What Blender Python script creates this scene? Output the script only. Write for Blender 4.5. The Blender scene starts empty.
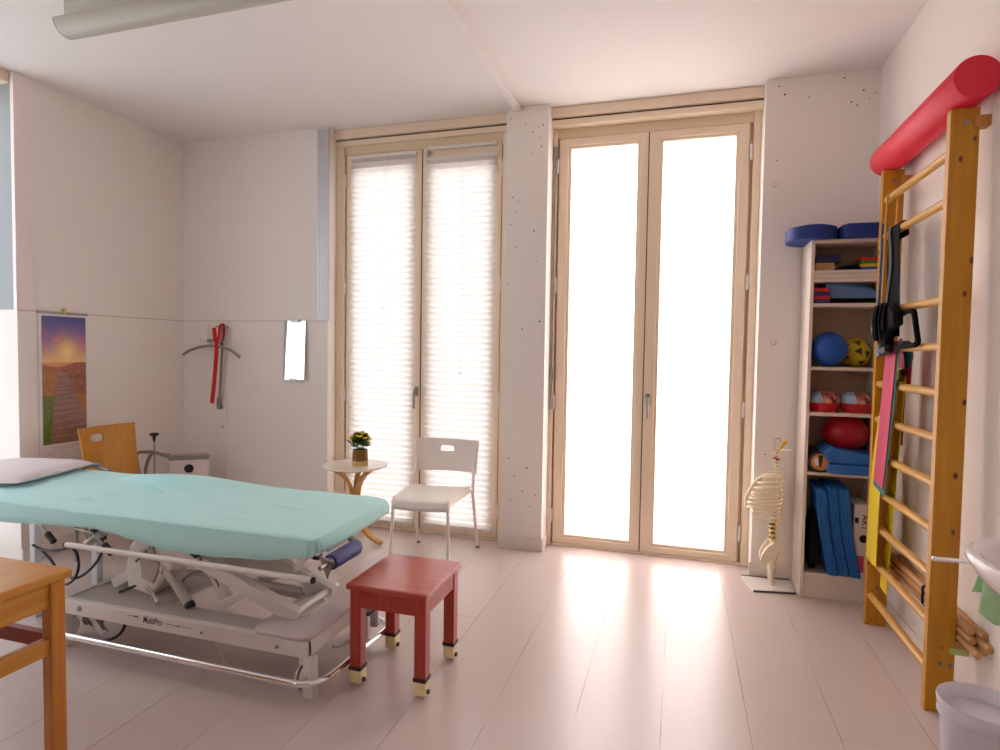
import bpy, bmesh, math, random
from mathutils import Vector, Matrix, noise
random.seed(7)
PI = math.pi
scene = bpy.context.scene
COL = scene.collection

# ------------------------------------------------------------------ helpers
def s2l(c):
    return tuple((x/12.92 if x <= 0.04045 else ((x+0.055)/1.055)**2.4) for x in c)
def rgb(r, g, b): return s2l((r/255, g/255, b/255))

class NT:
    def __init__(self, m):
        self.t = m.node_tree; self.n = self.t.nodes; self.l = self.t.links
    def add(self, typ, **kw):
        nd = self.n.new(typ)
        for k, v in kw.items(): setattr(nd, k, v)
        return nd
    def link(self, a, b): self.l.new(a, b)

def base_mat(name, col, rough=0.5, metal=0.0, spec=0.5, coat=0.0, sheen=0.0, trans=0.0):
    m = bpy.data.materials.new(name); m.use_nodes = True
    b = m.node_tree.nodes['Principled BSDF']
    b.inputs['Base Color'].default_value = (*col, 1)
    b.inputs['Roughness'].default_value = rough
    b.inputs['Metallic'].default_value = metal
    b.inputs['Specular IOR Level'].default_value = spec
    b.inputs['Coat Weight'].default_value = coat
    b.inputs['Sheen Weight'].default_value = sheen
    b.inputs['Transmission Weight'].default_value = trans
    return m

def plain(name, col, rough=0.5, metal=0.0, spec=0.5, vary=0.04, scale=6.0, bump=0.0, bscale=80.0, coat=0.0, sheen=0.0):
    """paint, plastic, cloth: a colour with a faint procedural mottle and an optional fine bump"""
    m = base_mat(name, col, rough, metal, spec, coat, sheen)
    k = NT(m); b = k.n['Principled BSDF']
    tc = k.add('ShaderNodeTexCoord')
    nz = k.add('ShaderNodeTexNoise'); nz.inputs['Scale'].default_value = scale; nz.inputs['Detail'].default_value = 3
    k.link(tc.outputs['Object'], nz.inputs['Vector'])
    mx = k.add('ShaderNodeMix', data_type='RGBA')
    mx.inputs['A'].default_value = (*[c*(1-vary) for c in col], 1)
    mx.inputs['B'].default_value = (*[min(1, c*(1+vary)) for c in col], 1)
    k.link(nz.outputs['Fac'], mx.inputs['Factor']); k.link(mx.outputs['Result'], b.inputs['Base Color'])
    if bump:
        n2 = k.add('ShaderNodeTexNoise'); n2.inputs['Scale'].default_value = bscale; n2.inputs['Detail'].default_value = 4
        k.link(tc.outputs['Object'], n2.inputs['Vector'])
        bp = k.add('ShaderNodeBump'); bp.inputs['Strength'].default_value = bump; bp.inputs['Distance'].default_value = 0.01
        k.link(n2.outputs['Fac'], bp.inputs['Height']); k.link(bp.outputs['Normal'], b.inputs['Normal'])
    return m

def wood(name, c1, c2, axis='Z', rough=0.4, knots=0.0, stretch=14.0, scale=5.0, coat=0.0):
    m = base_mat(name, c1, rough, 0, 0.5, coat)
    k = NT(m); b = k.n['Principled BSDF']
    tc = k.add('ShaderNodeTexCoord'); mp = k.add('ShaderNodeMapping')
    sc = [scale*stretch]*3; sc['XYZ'.index(axis)] = scale*0.5
    mp.inputs['Scale'].default_value = sc
    k.link(tc.outputs['Object'], mp.inputs['Vector'])
    nz = k.add('ShaderNodeTexNoise'); nz.inputs['Scale'].default_value = 1.0; nz.inputs['Detail'].default_value = 4; nz.inputs['Distortion'].default_value = 0.6
    k.link(mp.outputs['Vector'], nz.inputs['Vector'])
    rp = k.add('ShaderNodeValToRGB')
    rp.color_ramp.elements[0].position = 0.3; rp.color_ramp.elements[0].color = (*c1, 1)
    rp.color_ramp.elements[1].position = 0.72; rp.color_ramp.elements[1].color = (*c2, 1)
    k.link(nz.outputs['Fac'], rp.inputs['Fac'])
    out = rp.outputs['Color']
    if knots:
        mp2 = k.add('ShaderNodeMapping'); s2 = [15.0]*3; s2['XYZ'.index(axis)] = 9.0
        mp2.inputs['Scale'].default_value = s2
        k.link(tc.outputs['Object'], mp2.inputs['Vector'])
        vo = k.add('ShaderNodeTexVoronoi'); vo.inputs['Scale'].default_value = 1.0
        k.link(mp2.outputs['Vector'], vo.inputs['Vector'])
        r2 = k.add('ShaderNodeValToRGB')
        r2.color_ramp.elements[0].position = knots*0.5; r2.color_ramp.elements[0].color = (1, 1, 1, 1)
        r2.color_ramp.elements[1].position = knots; r2.color_ramp.elements[1].color = (0, 0, 0, 1)
        k.link(vo.outputs['Distance'], r2.inputs['Fac'])
        mx = k.add('ShaderNodeMix', data_type='RGBA')
        mx.inputs['B'].default_value = (0.09, 0.02, 0.006, 1)
        k.link(r2.outputs['Color'], mx.inputs['Factor']); k.link(out, mx.inputs['A'])
        out = mx.outputs['Result']
    k.link(out, b.inputs['Base Color'])
    return m

class MB:
    """collects shapes into one mesh"""
    def __init__(self): self.v = []; self.f = []; self.fm = []; self.cur = 0
    def _add(self, vs, fs):
        o = len(self.v); self.v += [Vector(p) for p in vs]
        for q in fs: self.f.append([o+i for i in q]); self.fm.append(self.cur)
        return self
    def box(self, lo, hi, M=None):
        x0, y0, z0 = lo; x1, y1, z1 = hi
        vs = [Vector(p) for p in ((x0,y0,z0),(x1,y0,z0),(x1,y1,z0),(x0,y1,z0),(x0,y0,z1),(x1,y0,z1),(x1,y1,z1),(x0,y1,z1))]
        if M is not None: vs = [M @ p for p in vs]
        return self._add(vs, [(0,3,2,1),(4,5,6,7),(0,1,5,4),(1,2,6,5),(2,3,7,6),(3,0,4,7)])
    def bar(self, p0, p1, w, h, up=(0,0,1)):
        """rectangular bar from p0 to p1; w across, h along 'up'"""
        p0 = Vector(p0); p1 = Vector(p1); d = (p1-p0).normalized()
        u = Vector(up); s = d.cross(u)
        if s.length < 1e-5: s = d.cross(Vector((1,0,0)))
        s.normalize(); u = s.cross(d).normalized()
        vs = []
        for p in (p0, p1):
            for a, b in ((-1,-1),(1,-1),(1,1),(-1,1)): vs.append(p + s*(a*w/2) + u*(b*h/2))
        return self._add(vs, [(3,2,1,0),(4,5,6,7),(0,1,5,4),(1,2,6,5),(2,3,7,6),(3,0,4,7)])
    def tube(self, path, r, n=12, closed=False, caps=True):
        P = [Vector(p) for p in path]; N = len(P)
        R = r if isinstance(r, (list, tuple)) else [r]*N
        T = []
        for i in range(N):
            if closed: t = P[(i+1) % N]-P[i-1]
            else: t = P[min(i+1, N-1)]-P[max(i-1, 0)]
            T.append(t.normalized())
        a = Vector((0,0,1)) if abs(T[0].z) < 0.9 else Vector((1,0,0))
        u = T[0].cross(a).normalized(); vs = []
        for i in range(N):
            u = (u - T[i]*u.dot(T[i])).normalized(); w = T[i].cross(u)
            for k in range(n):
                an = 2*PI*k/n
                vs.append(P[i] + (u*math.cos(an)+w*math.sin(an))*R[i])
        fs = []
        for i in range(N if closed else N-1):
            j = (i+1) % N
            for k in range(n):
                k2 = (k+1) % n
                fs.append((i*n+k, i*n+k2, j*n+k2, j*n+k))
        if caps and not closed:
            fs.append(tuple(range(n-1, -1, -1))); fs.append(tuple((N-1)*n+k for k in range(n)))
        return self._add(vs, fs)
    def cyl(self, p0, p1, r, n=20, r2=None): return self.tube([p0, p1], [r, r if r2 is None else r2], n)
    def lathe(self, prof, c=(0,0,0), n=32, axis='Z', sx=1.0, sy=1.0):
        c = Vector(c); vs = []; m = len(prof)
        for r, z in prof:
            for k in range(n):
                a = 2*PI*k/n; x, y = r*math.cos(a)*sx, r*math.sin(a)*sy
                vs.append(c + (Vector((x,y,z)) if axis == 'Z' else Vector((x,z,y)) if axis == 'Y' else Vector((z,x,y))))
        fs = []
        for i in range(m-1):
            for k in range(n):
                k2 = (k+1) % n; q = (i*n+k, i*n+k2, (i+1)*n+k2, (i+1)*n+k)
                fs.append(q if axis != 'Y' else q[::-1])
        if prof[0][0] > 1e-6: fs.append(tuple(range(n-1,-1,-1)))
        if prof[-1][0] > 1e-6: fs.append(tuple((m-1)*n+k for k in range(n)))
        return self._add(vs, fs)
    def prism(self, poly, d0, d1, plane='XY', M=None):
        """polygon in a plane, extruded along the third axis from d0 to d1"""
        def p3(a, b, d):
            v = Vector((a,b,d)) if plane == 'XY' else Vector((a,d,b)) if plane == 'XZ' else Vector((d,a,b))
            return M @ v if M is not None else v
        n = len(poly); vs = [p3(a,b,d0) for a,b in poly]+[p3(a,b,d1) for a,b in poly]
        fs = [tuple(range(n-1,-1,-1)), tuple(range(n,2*n))]
        for i in range(n):
            j = (i+1) % n; fs.append((i,j,n+j,n+i))
        return self._add(vs, fs)
    def ring_prism(self, outer, inner, d0, d1, plane='XY', M=None):
        def p3(a, b, d):
            v = Vector((a,b,d)) if plane == 'XY' else Vector((a,d,b)) if plane == 'XZ' else Vector((d,a,b))
            return M @ v if M is not None else v
        n = len(outer); vs = []
        for pts, d in ((outer,d0),(inner,d0),(outer,d1),(inner,d1)): vs += [p3(a,b,d) for a,b in pts]
        fs = []
        for i in range(n):
            j = (i+1) % n
            fs += [(i,n+i,n+j,j),(2*n+i,2*n+j,3*n+j,3*n+i),(i,j,2*n+j,2*n+i),(n+i,3*n+i,3*n+j,n+j)]
        return self._add(vs, fs)
    def grid(self, fn, nu, nv, closed_u=False):
        vs = [fn(i/nu, j/nv) for j in range(nv+1) for i in range(nu+1)]
        w = nu+1
        return self._add(vs, [(j*w+i, j*w+i+1, (j+1)*w+i+1, (j+1)*w+i) for j in range(nv) for i in range(nu)])
    def ball(self, c, r, nu=24, nv=14, sc=(1,1,1)):
        c = Vector(c); vs = [c+Vector((0,0,-r*sc[2]))]; 
        for j in range(1, nv):
            t = -PI/2+PI*j/nv
            for i in range(nu):
                a = 2*PI*i/nu
                vs.append(c+Vector((r*math.cos(t)*math.cos(a)*sc[0], r*math.cos(t)*math.sin(a)*sc[1], r*math.sin(t)*sc[2])))
        vs.append(c+Vector((0,0,r*sc[2]))); fs = []
        for i in range(nu): fs.append((0, 1+(i+1) % nu, 1+i))
        for j in range(nv-2):
            for i in range(nu):
                a = 1+j*nu; i2 = (i+1) % nu
                fs.append((a+i, a+i2, a+nu+i2, a+nu+i))
        a = 1+(nv-2)*nu; L = len(vs)-1
        for i in range(nu): fs.append((a+i, a+(i+1) % nu, L))
        return self._add(vs, fs)
    def build(self, name, mats, parent=None, smooth=35, bevel=0, seg=2, subd=0, solid=0, fixn=True, kind=None):
        me = bpy.data.meshes.new(name)
        off = Vector((0,0,0))
        me.from_pydata([tuple(p) for p in self.v], [], self.f)
        if not isinstance(mats, (list, tuple)): mats = [mats]
        for m in mats: me.materials.append(m)
        for p, mi in zip(me.polygons, self.fm): p.material_index = mi
        if fixn:
            bm = bmesh.new(); bm.from_mesh(me); bmesh.ops.recalc_face_normals(bm, faces=bm.faces); bm.to_mesh(me); bm.free()
        o = bpy.data.objects.new(name, me); COL.objects.link(o)
        if smooth:
            for p in me.polygons: p.use_smooth = True
            if smooth < 180:
                try: me.set_sharp_from_angle(angle=math.radians(smooth))
                except Exception: pass
        if solid:
            md = o.modifiers.new('solid', 'SOLIDIFY'); md.thickness = solid; md.offset = 0
        if bevel:
            md = o.modifiers.new('bevel', 'BEVEL'); md.width = bevel; md.segments = seg; md.limit_method = 'ANGLE'; md.angle_limit = math.radians(40)
        if subd:
            md = o.modifiers.new('sub', 'SUBSURF'); md.levels = subd; md.render_levels = subd
        if parent is not None: o.parent = parent
        if kind: o['kind'] = kind
        return o

def place(ob, root_loc):
    """shift a world-space mesh so that it sits under a root at root_loc"""
    for v in ob.data.vertices: v.co -= Vector(root_loc)

def tag(o, label, cat, group=None, kind=None):
    o['label'] = label; o['category'] = cat
    if group: o['group'] = group
    if kind: o['kind'] = kind
    return o

def thing(name, label, cat, loc=(0,0,0), rz=0.0, group=None):
    o = bpy.data.objects.new(name, None); COL.objects.link(o)
    o.location = loc; o.rotation_euler = (0,0,rz); o.empty_display_size = 0.1
    return tag(o, label, cat, group)

def copy_tree(o, parent=None):
    c = o.copy(); COL.objects.link(c)
    if parent is not None: c.parent = parent
    for ch in list(o.children): copy_tree(ch, c)
    return c

def struct(o): o['kind'] = 'structure'; return o

def rrect(x0, y0, x1, y1, r, n=6):
    out = []
    for cx, cy, a0 in ((x1-r,y0+r,-PI/2),(x1-r,y1-r,0),(x0+r,y1-r,PI/2),(x0+r,y0+r,PI)):
        for i in range(n+1):
            a = a0+PI/2*i/n; out.append((cx+r*math.cos(a), cy+r*math.sin(a)))
    return out

def bez(p0, p1, p2, p3, n=12):
    p0, p1, p2, p3 = map(Vector, (p0,p1,p2,p3)); o = []
    for i in range(n+1):
        t = i/n; s = 1-t
        o.append(p0*s**3+p1*3*s*s*t+p2*3*s*t*t+p3*t**3)
    return o

def sm0(pts, n=6):
    out = []
    for i in range(len(pts)-1):
        p0 = Vector(pts[max(i-1,0)]); p1 = Vector(pts[i]); p2 = Vector(pts[i+1]); p3 = Vector(pts[min(i+2,len(pts)-1)])
        for k_ in range(n):
            t = k_/n; out.append(0.5*((2*p1)+(p2-p0)*t+(2*p0-5*p1+4*p2-p3)*t*t+(3*p1-p0-3*p2+p3)*t**3))
    out.append(Vector(pts[-1])); return out
def rounded_path(pts, r, n=6):
    """polyline with its corners rounded"""
    P = [Vector(p) for p in pts]; out = [P[0]]
    for i in range(1, len(P)-1):
        a = (P[i-1]-P[i]); b = (P[i+1]-P[i]); rr = min(r, a.length*0.49, b.length*0.49)
        q0 = P[i]+a.normalized()*rr; q1 = P[i]+b.normalized()*rr
        for k in range(n+1):
            t = k/n; out.append(q0*(1-t)**2+P[i]*2*t*(1-t)+q1*t*t)
    out.append(P[-1]); return out

def text_part(name, body, size, mat, parent, M, shear=0.0, extrude=0.0004, sx=1.0):
    cu = bpy.data.curves.new(name, 'FONT'); cu.body = body; cu.size = size; cu.shear = shear; cu.extrude = extrude; cu.offset = size*0.006
    cu.align_x = 'CENTER'; cu.align_y = 'CENTER'
    cu.materials.append(mat)
    o = bpy.data.objects.new(name, cu); COL.objects.link(o)
    me = bpy.data.meshes.new_from_object(o); bpy.data.objects.remove(o); o = bpy.data.objects.new(name, me); COL.objects.link(o)
    o.matrix_local = M @ Matrix.Diagonal((sx,1,1,1))
    if parent is not None: o.parent = parent
    return o

# ------------------------------------------------------------------ camera
CAMH = 1.35; F = 594.5
yaw, pitch, roll = (math.radians(a) for a in (16.78, -2.33, 0.88))
fw = Vector((-math.sin(yaw)*math.cos(pitch), math.cos(yaw)*math.cos(pitch), math.sin(pitch)))
r0 = Vector((math.cos(yaw), math.sin(yaw), 0)); u0 = r0.cross(fw)
rt = r0*math.cos(roll)+u0*math.sin(roll); up = -r0*math.sin(roll)+u0*math.cos(roll)
cam = bpy.data.cameras.new('camera'); camo = bpy.data.objects.new('camera', cam); COL.objects.link(camo)
camo.matrix_world = Matrix(((rt.x,up.x,-fw.x,0),(rt.y,up.y,-fw.y,0),(rt.z,up.z,-fw.z,CAMH),(0,0,0,1)))
cam.sensor_fit = 'HORIZONTAL'; cam.sensor_width = 36.0; cam.lens = F/1000*36.0; cam.clip_start = 0.05
scene.camera = camo

# ------------------------------------------------------------------ room dimensions
XL, D, H = -3.852, 3.882, 2.975
YB = -1.6                                # wall behind the camera
XRT, XRB = 1.043, 1.082                  # the right wall leans a touch
def xr(z): return XRB+(XRT-XRB)*z/H
Y1, Y2 = 4.0, 4.05                       # front faces of the two glazed doors

# ------------------------------------------------------------------ materials
WALL = plain('wall_paint', rgb(240,232,226), 0.6, spec=0.3, vary=0.03, scale=1.6, bump=0.04, bscale=120)
CEIL = plain('ceiling_paint', rgb(240,234,231), 0.8, spec=0.2, vary=0.015, scale=1.2)
PLINTH = plain('plinth_paint', rgb(230,220,212), 0.4, vary=0.02)
CREAM = plain('cream_frame_paint', rgb(241,221,196), 0.35, vary=0.02, scale=3)
CREAMD = plain('cream_panel_paint', rgb(226,208,174), 0.45, vary=0.02, scale=3)
GAP = base_mat('dark_gap', rgb(50,44,36), 0.8)
ALU = plain('brushed_aluminium', rgb(205,205,210), 0.4, metal=0.55, vary=0.03, scale=30)
STEEL = plain('grey_steel', rgb(150,145,142), 0.33, metal=0.85, vary=0.03)
CHROME = base_mat('chrome', (0.86,0.86,0.88), 0.08, 1.0)
WHITEM = plain('white_lacquered_steel', rgb(226,218,212), 0.35, vary=0.02, scale=4)
WHITEP = plain('white_plastic', rgb(232,226,220), 0.4, vary=0.02)
BLACK = plain('black_plastic', rgb(22,20,20), 0.45, vary=0.1)
BLACKF = plain('black_webbing', rgb(13,13,14), 0.85, spec=0.15, vary=0.2, scale=60)
MINT = plain('mint_jersey', rgb(186,234,234), 0.75, spec=0.2, vary=0.03, scale=5, bump=0.12, bscale=60, sheen=0.2)
PILLOW = plain('pillow_cotton', rgb(232,222,226), 0.85, spec=0.2, vary=0.02, bump=0.1, bscale=90)
REDWOOD = wood('red_stained_wood', rgb(186,56,38), rgb(150,36,24), 'Z', 0.3, coat=0.15)
REDTOP = wood('red_stained_top', rgb(196,74,56), rgb(166,50,38), 'X', 0.25, coat=0.35)
OAK = wood('oak_veneer', rgb(206,142,38), rgb(190,124,28), 'Z', 0.35)
BEECH = wood('beech', rgb(206,146,70), rgb(186,122,52), 'Y', 0.35)
BEECHZ = wood('bent_beech', rgb(222,168,98), rgb(200,142,72), 'Z', 0.35)
PINE = wood('pine_post', rgb(202,142,16), rgb(184,118,8), 'Z', 0.38, knots=0.15, stretch=9)
RUNG = wood('ash_rung', rgb(216,166,84), rgb(196,140,60), 'Y', 0.35)
POLEW = wood('pole_wood', rgb(212,164,112), rgb(188,136,86), 'Y', 0.5)
CHAIRW = wood('honey_beech', rgb(214,152,66), rgb(196,128,46), 'Y', 0.32, coat=0.1)
CHAIRWZ = wood('honey_beech_leg', rgb(210,142,56), rgb(190,116,38), 'Z', 0.32, coat=0.1)
SHELFM = plain('white_melamine', rgb(226,212,200), 0.4, vary=0.015)
SHELFB = plain('beige_back_panel', rgb(190,170,148), 0.6, vary=0.03)
NAVYROLL = plain('navy_foam', rgb(62,66,128), 0.6, vary=0.06, bump=0.1)
FOAMRED = plain('red_foam', rgb(224,30,60), 0.5, vary=0.04, scale=20, bump=0.15, bscale=160)
BLUEPAD = plain('blue_foam', rgb(10,48,126), 0.6, vary=0.05, bump=0.1)
BONE = plain('bone_plastic', rgb(240,226,200), 0.45, vary=0.05, scale=30)
YELLOWN = plain('yellow_nerve_plastic', rgb(226,178,20), 0.5)

# frosted panes: some of the daylight outside is put in as their own glow
def lit_glass(name, col, strength):
    m = bpy.data.materials.new(name); m.use_nodes = True; k = NT(m)
    b = k.n['Principled BSDF']; out = k.n['Material Output']
    b.inputs['Base Color'].default_value = (0.9,0.9,0.9,1); b.inputs['Roughness'].default_value = 0.25
    b.inputs['Emission Color'].default_value = (*col,1); b.inputs['Emission Strength'].default_value = strength
    return m
def frosted():
    m = bpy.data.materials.new('frosted_backlit_glass'); m.use_nodes = True; k = NT(m); k.n.remove(k.n['Principled BSDF'])
    t = k.add('ShaderNodeBsdfTranslucent'); t.inputs['Color'].default_value = (0.9,0.87,0.85,1)
    g = k.add('ShaderNodeBsdfGlossy'); g.inputs['Roughness'].default_value = 0.3
    rf = k.add('ShaderNodeBsdfRefraction'); rf.inputs['Roughness'].default_value = 0.6; rf.inputs['IOR'].default_value = 1.4; rf.inputs['Color'].default_value = (0.9,0.88,0.87,1)
    m0 = k.add('ShaderNodeMixShader'); m0.inputs['Fac'].default_value = 0.6; k.link(t.outputs[0], m0.inputs[1]); k.link(rf.outputs[0], m0.inputs[2])
    mx = k.add('ShaderNodeMixShader'); mx.inputs['Fac'].default_value = 0.06
    k.link(m0.outputs[0], mx.inputs[1]); k.link(g.outputs[0], mx.inputs[2])
    e = k.add('ShaderNodeEmission'); e.inputs['Color'].default_value = (1.0,0.955,0.94,1); e.inputs['Strength'].default_value = 0.25
    ad = k.add('ShaderNodeAddShader'); k.link(mx.outputs[0], ad.inputs[0]); k.link(e.outputs[0], ad.inputs[1])
    k.link(ad.outputs[0], k.n['Material Output'].inputs['Surface']); return m
PANE = frosted()

def floor_mat():
    m = base_mat('painted_floorboards', rgb(220,200,188), 0.25, 0, 0.5)
    k = NT(m); b = k.n['Principled BSDF']
    tc = k.add('ShaderNodeTexCoord'); sp = k.add('ShaderNodeSeparateXYZ'); k.link(tc.outputs['Object'], sp.inputs['Vector'])
    def math_(op, a, bb=None):
        n = k.add('ShaderNodeMath', operation=op)
        for i, q in enumerate((a, bb)):
            if q is None: continue
            if isinstance(q, (int, float)): n.inputs[i].default_value = q
            else: k.link(q, n.inputs[i])
        return n.outputs[0]
    W = 0.305
    u = math_('DIVIDE', math_('ADD', sp.outputs['X'], 10*W+0.03), W)
    idx = math_('FLOOR', u); fr = math_('SUBTRACT', u, idx)
    d = math_('ABSOLUTE', math_('SUBTRACT', fr, 0.5))
    seam = math_('GREATER_THAN', d, 0.4945)
    wn = k.add('ShaderNodeTexWhiteNoise', noise_dimensions='1D'); k.link(idx, wn.inputs['W'])
    # end joints at a per-board offset
    yy = math_('DIVIDE', math_('ADD', sp.outputs['Y'], math_('MULTIPLY', wn.outputs['Value'], 2.6)), 2.6)
    fy = math_('FRACT', yy)
    joint = math_('LESS_THAN', fy, 0.0012)
    # worn paint breaks the seams up
    nz = k.add('ShaderNodeTexNoise'); nz.inputs['Scale'].default_value = 2.2; nz.inputs['Detail'].default_value = 3
    k.link(tc.outputs['Object'], nz.inputs['Vector'])
    rp = k.add('ShaderNodeMapRange'); rp.inputs['From Min'].default_value = 0.36; rp.inputs['From Max'].default_value = 0.6
    k.link(nz.outputs['Fac'], rp.inputs['Value'])
    line = math_('MULTIPLY', math_('MAXIMUM', seam, math_('MULTIPLY', joint, 0.7)), rp.outputs['Result'])
    tint = k.add('ShaderNodeMix', data_type='RGBA')
    tint.inputs['A'].default_value = (*rgb(206,188,183),1); tint.inputs['B'].default_value = (*rgb(212,195,191),1)
    k.link(wn.outputs['Value'], tint.inputs['Factor'])
    # stains and scuffs
    n3 = k.add('ShaderNodeTexNoise'); n3.inputs['Scale'].default_value = 1.1; n3.inputs['Detail'].default_value = 2
    k.link(tc.outputs['Object'], n3.inputs['Vector'])
    r3 = k.add('ShaderNodeMapRange'); r3.inputs['From Min'].default_value = 0.35; r3.inputs['From Max'].default_value = 0.8; r3.inputs['To Max'].default_value = 0.2
    k.link(n3.outputs['Fac'], r3.inputs['Value'])
    st = k.add('ShaderNodeMix', data_type='RGBA'); st.inputs['B'].default_value = (*rgb(186,162,146),1)
    k.link(r3.outputs['Result'], st.inputs['Factor']); k.link(tint.outputs['Result'], st.inputs['A'])
    mx = k.add('ShaderNodeMix', data_type='RGBA'); mx.inputs['B'].default_value = (*rgb(134,114,102),1)
    k.link(line, mx.inputs['Factor']); k.link(st.outputs['Result'], mx.inputs['A'])
    k.link(mx.outputs['Result'], b.inputs['Base Color'])
    rr = k.add('ShaderNodeMapRange'); rr.inputs['To Min'].default_value = 0.27; rr.inputs['To Max'].default_value = 0.31
    k.link(nz.outputs['Fac'], rr.inputs['Value']); k.link(rr.outputs['Result'], b.inputs['Roughness'])
    bp = k.add('ShaderNodeBump'); bp.inputs['Strength'].default_value = 0.25; bp.inputs['Distance'].default_value = 0.004
    k.link(math_('SUBTRACT', 1.0, line), bp.inputs['Height']); k.link(bp.outputs['Normal'], b.inputs['Normal'])
    b.inputs['Specular IOR Level'].default_value = 0.85
    return m
FLOOR = floor_mat()

# ------------------------------------------------------------------ room shell
struct(MB().box((XL-0.45,YB-0.1,-0.1),(XRB+0.15,4.35,0.0)).build('floor', FLOOR, smooth=0))
struct(MB().box((XL-0.45,YB-0.1,H),(XRB+0.15,4.35,H+0.12)).build('ceiling', CEIL, smooth=0))
b = MB(); b.box((-1.10,YB,H-0.03),(-1.055,D,H)); struct(b.build('trim_1', CEIL, smooth=0, bevel=0.003))
# left wall with the tall window opening nearer the camera (Y 0.9 .. 2.607)
WY0, WY1 = 0.75, 2.615
b = MB()
b.box((XL-0.42,WY1,0),(XL,D,H)); b.box((XL-0.42,YB,0),(XL,WY0,H))
struct(b.build('wall_left', WALL, smooth=0))
# wall with the doors: left piece, right piece
b = MB(); b.box((XL-0.22,D,0),(-2.518,4.3,H)); struct(b.build('wall_back', WALL, smooth=0))
b = MB(); b.box((0.449,D,0),(XRB+0.15,4.3,H)); struct(b.build('wall_back', WALL, smooth=0))
b = MB(); b.box((-1.152,D,0),(-0.862,4.3,H)); pil = struct(b.build('pillar', WALL, smooth=0, bevel=0.004))
# right wall
b = MB(); b.prism([(XRB,0),(XRB+0.15,0),(XRB+0.15,H),(XRT,H)], YB, D+0.02, 'XZ'); struct(b.build('wall_right', WALL, smooth=0))
# wall behind the camera; unseen opening high on its left added for fill light
b = MB()
b.box((XL-0.22,YB-0.15,0),(XRB+0.1,YB,1.9)); b.box((XL-0.22,YB-0.15,2.7),(XRB+0.1,YB,H))
b.box((XL-0.22,YB-0.15,1.9),(-3.3,YB,2.7)); b.box((-2.5,YB-0.15,1.9),(XRB+0.1,YB,2.7))
struct(b.build('wall_front', plain('low_bounce_taupe', rgb(176,158,144), 0.6), smooth=0))  # unseen wall coloured darker to cut the light it bounces back
# plinths
b = MB(); b.box((-1.164,D-0.012,0),(-0.85,4.0,0.085)); struct(b.build('baseboard_pillar', PLINTH, smooth=0, bevel=0.003))
b = MB(); b.box((0.437,D-0.012,0),(XRB,D,0.085)); struct(b.build('baseboard_back', PLINTH, smooth=0, bevel=0.003))
b = MB(); b.box((XRB-0.01,YB,0),(XRB+0.02,D,0.07)); struct(b.build('baseboard_right', PLINTH, smooth=0, bevel=0.003))
b = MB(); b.box((XL,WY1,0),(XL+0.012,D,0.085)); b.box((XL,D-0.012,0),(-2.52,D,0.085)); struct(b.build('baseboard_left', PLINTH, smooth=0, bevel=0.003))
# joint lines of the wall cladding and the aluminium corner strips above it
JOINT = base_mat('cladding_joint', rgb(196,182,172), 0.7)
RZ = 1.552
b = MB(); b.box((XL,D-0.0015,RZ-0.0025),(-2.518,D+0.002,RZ+0.0025)); b.box((XL-0.002,WY1,RZ-0.0025),(XL+0.0015,D,RZ+0.0025))
struct(b.build('trim_2', JOINT, smooth=0))
b = MB(); b.box((-2.606,D-0.006,RZ+0.004),(-2.512,D+0.01,H-0.012))
for i in range(4): b.box((-2.592+i*0.022,D-0.009,RZ+0.004),(-2.586+i*0.022,D-0.006,H-0.012))
struct(b.build('trim_3', ALU, smooth=0))
b = MB(); b.box((XL-0.02,WY1-0.006,RZ+0.004),(XL+0.006,2.706,H-0.012)); struct(b.build('trim_4', plain('strip_rose_white', rgb(244,228,226), 0.4), smooth=0))
b = MB(); b.box((XL-0.34,WY1-0.004,RZ+0.004),(XL-0.02,WY1+0.002,H-0.012)); struct(b.build('trim_5', plain('dull_grey_metal', rgb(150,154,156), 0.5, metal=0.2), smooth=0))
# cover strip with two screws below the hook rail
b = MB(); b.box((-3.492,D-0.007,0),(-3.424,D,RZ-0.004)); t6 = struct(b.build('trim_6', WALL, smooth=0, bevel=0.002))
b = MB()
for z in (0.712, 0.865): b.cyl((-3.468,D-0.010,z),(-3.468,D-0.006,z),0.009,12)
b.build('screw', STEEL, t6, kind='structure')
# old screw holes and wall plugs
b = MB()
for x, z in ((-1.12,2.90),(-1.02,2.86),(-0.97,2.80),(-0.93,2.83),(-0.9,2.84),(-0.92,2.76),(-0.97,2.66),(-0.91,2.7),(-1.06,2.35),(-1.1,2.38),(-1.08,2.28),(-1.11,2.2),(-1.07,2.05),(-0.95,2.15),(-0.93,1.95),(-1.12,1.8),(-1.02,1.5),(-0.9,1.55),(-1.1,0.62),(-1.06,0.5),(-0.97,0.56),(-0.93,0.48),(-1.0,0.4),(-0.91,0.38),(-1.08,0.33),(-0.95,0.3)):
    b.cyl((x,D-0.0008,z),(x,D+0.004,z),random.uniform(0.0035,0.006),8)
b.build('screw_holes', GAP, pil, smooth=0, kind='structure')
b = MB()
for x, z in ((0.52,2.93),(0.55,2.88),(0.68,2.85),(0.86,2.94),(0.9,2.8),(0.93,2.78),(0.96,2.86),(0.99,2.81),(1.02,2.84),(0.52,2.5),(0.55,0.06),(0.51,0.75)):
    b.cyl((x,D-0.0008,z),(x,D+0.004,z),random.uniform(0.0035,0.006),8)
struct(b.build('trim_7', GAP, smooth=0))
for i, (x, z) in enumerate(((0.514,2.36),(0.533,1.43))):
    b = MB(); b.lathe([(0.0,-0.016),(0.016,-0.016),(0.018,-0.008),(0.018,0.0)], (x,D,z), 16, 'Y')
    struct(b.build('trim_8', PLINTH))

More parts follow.
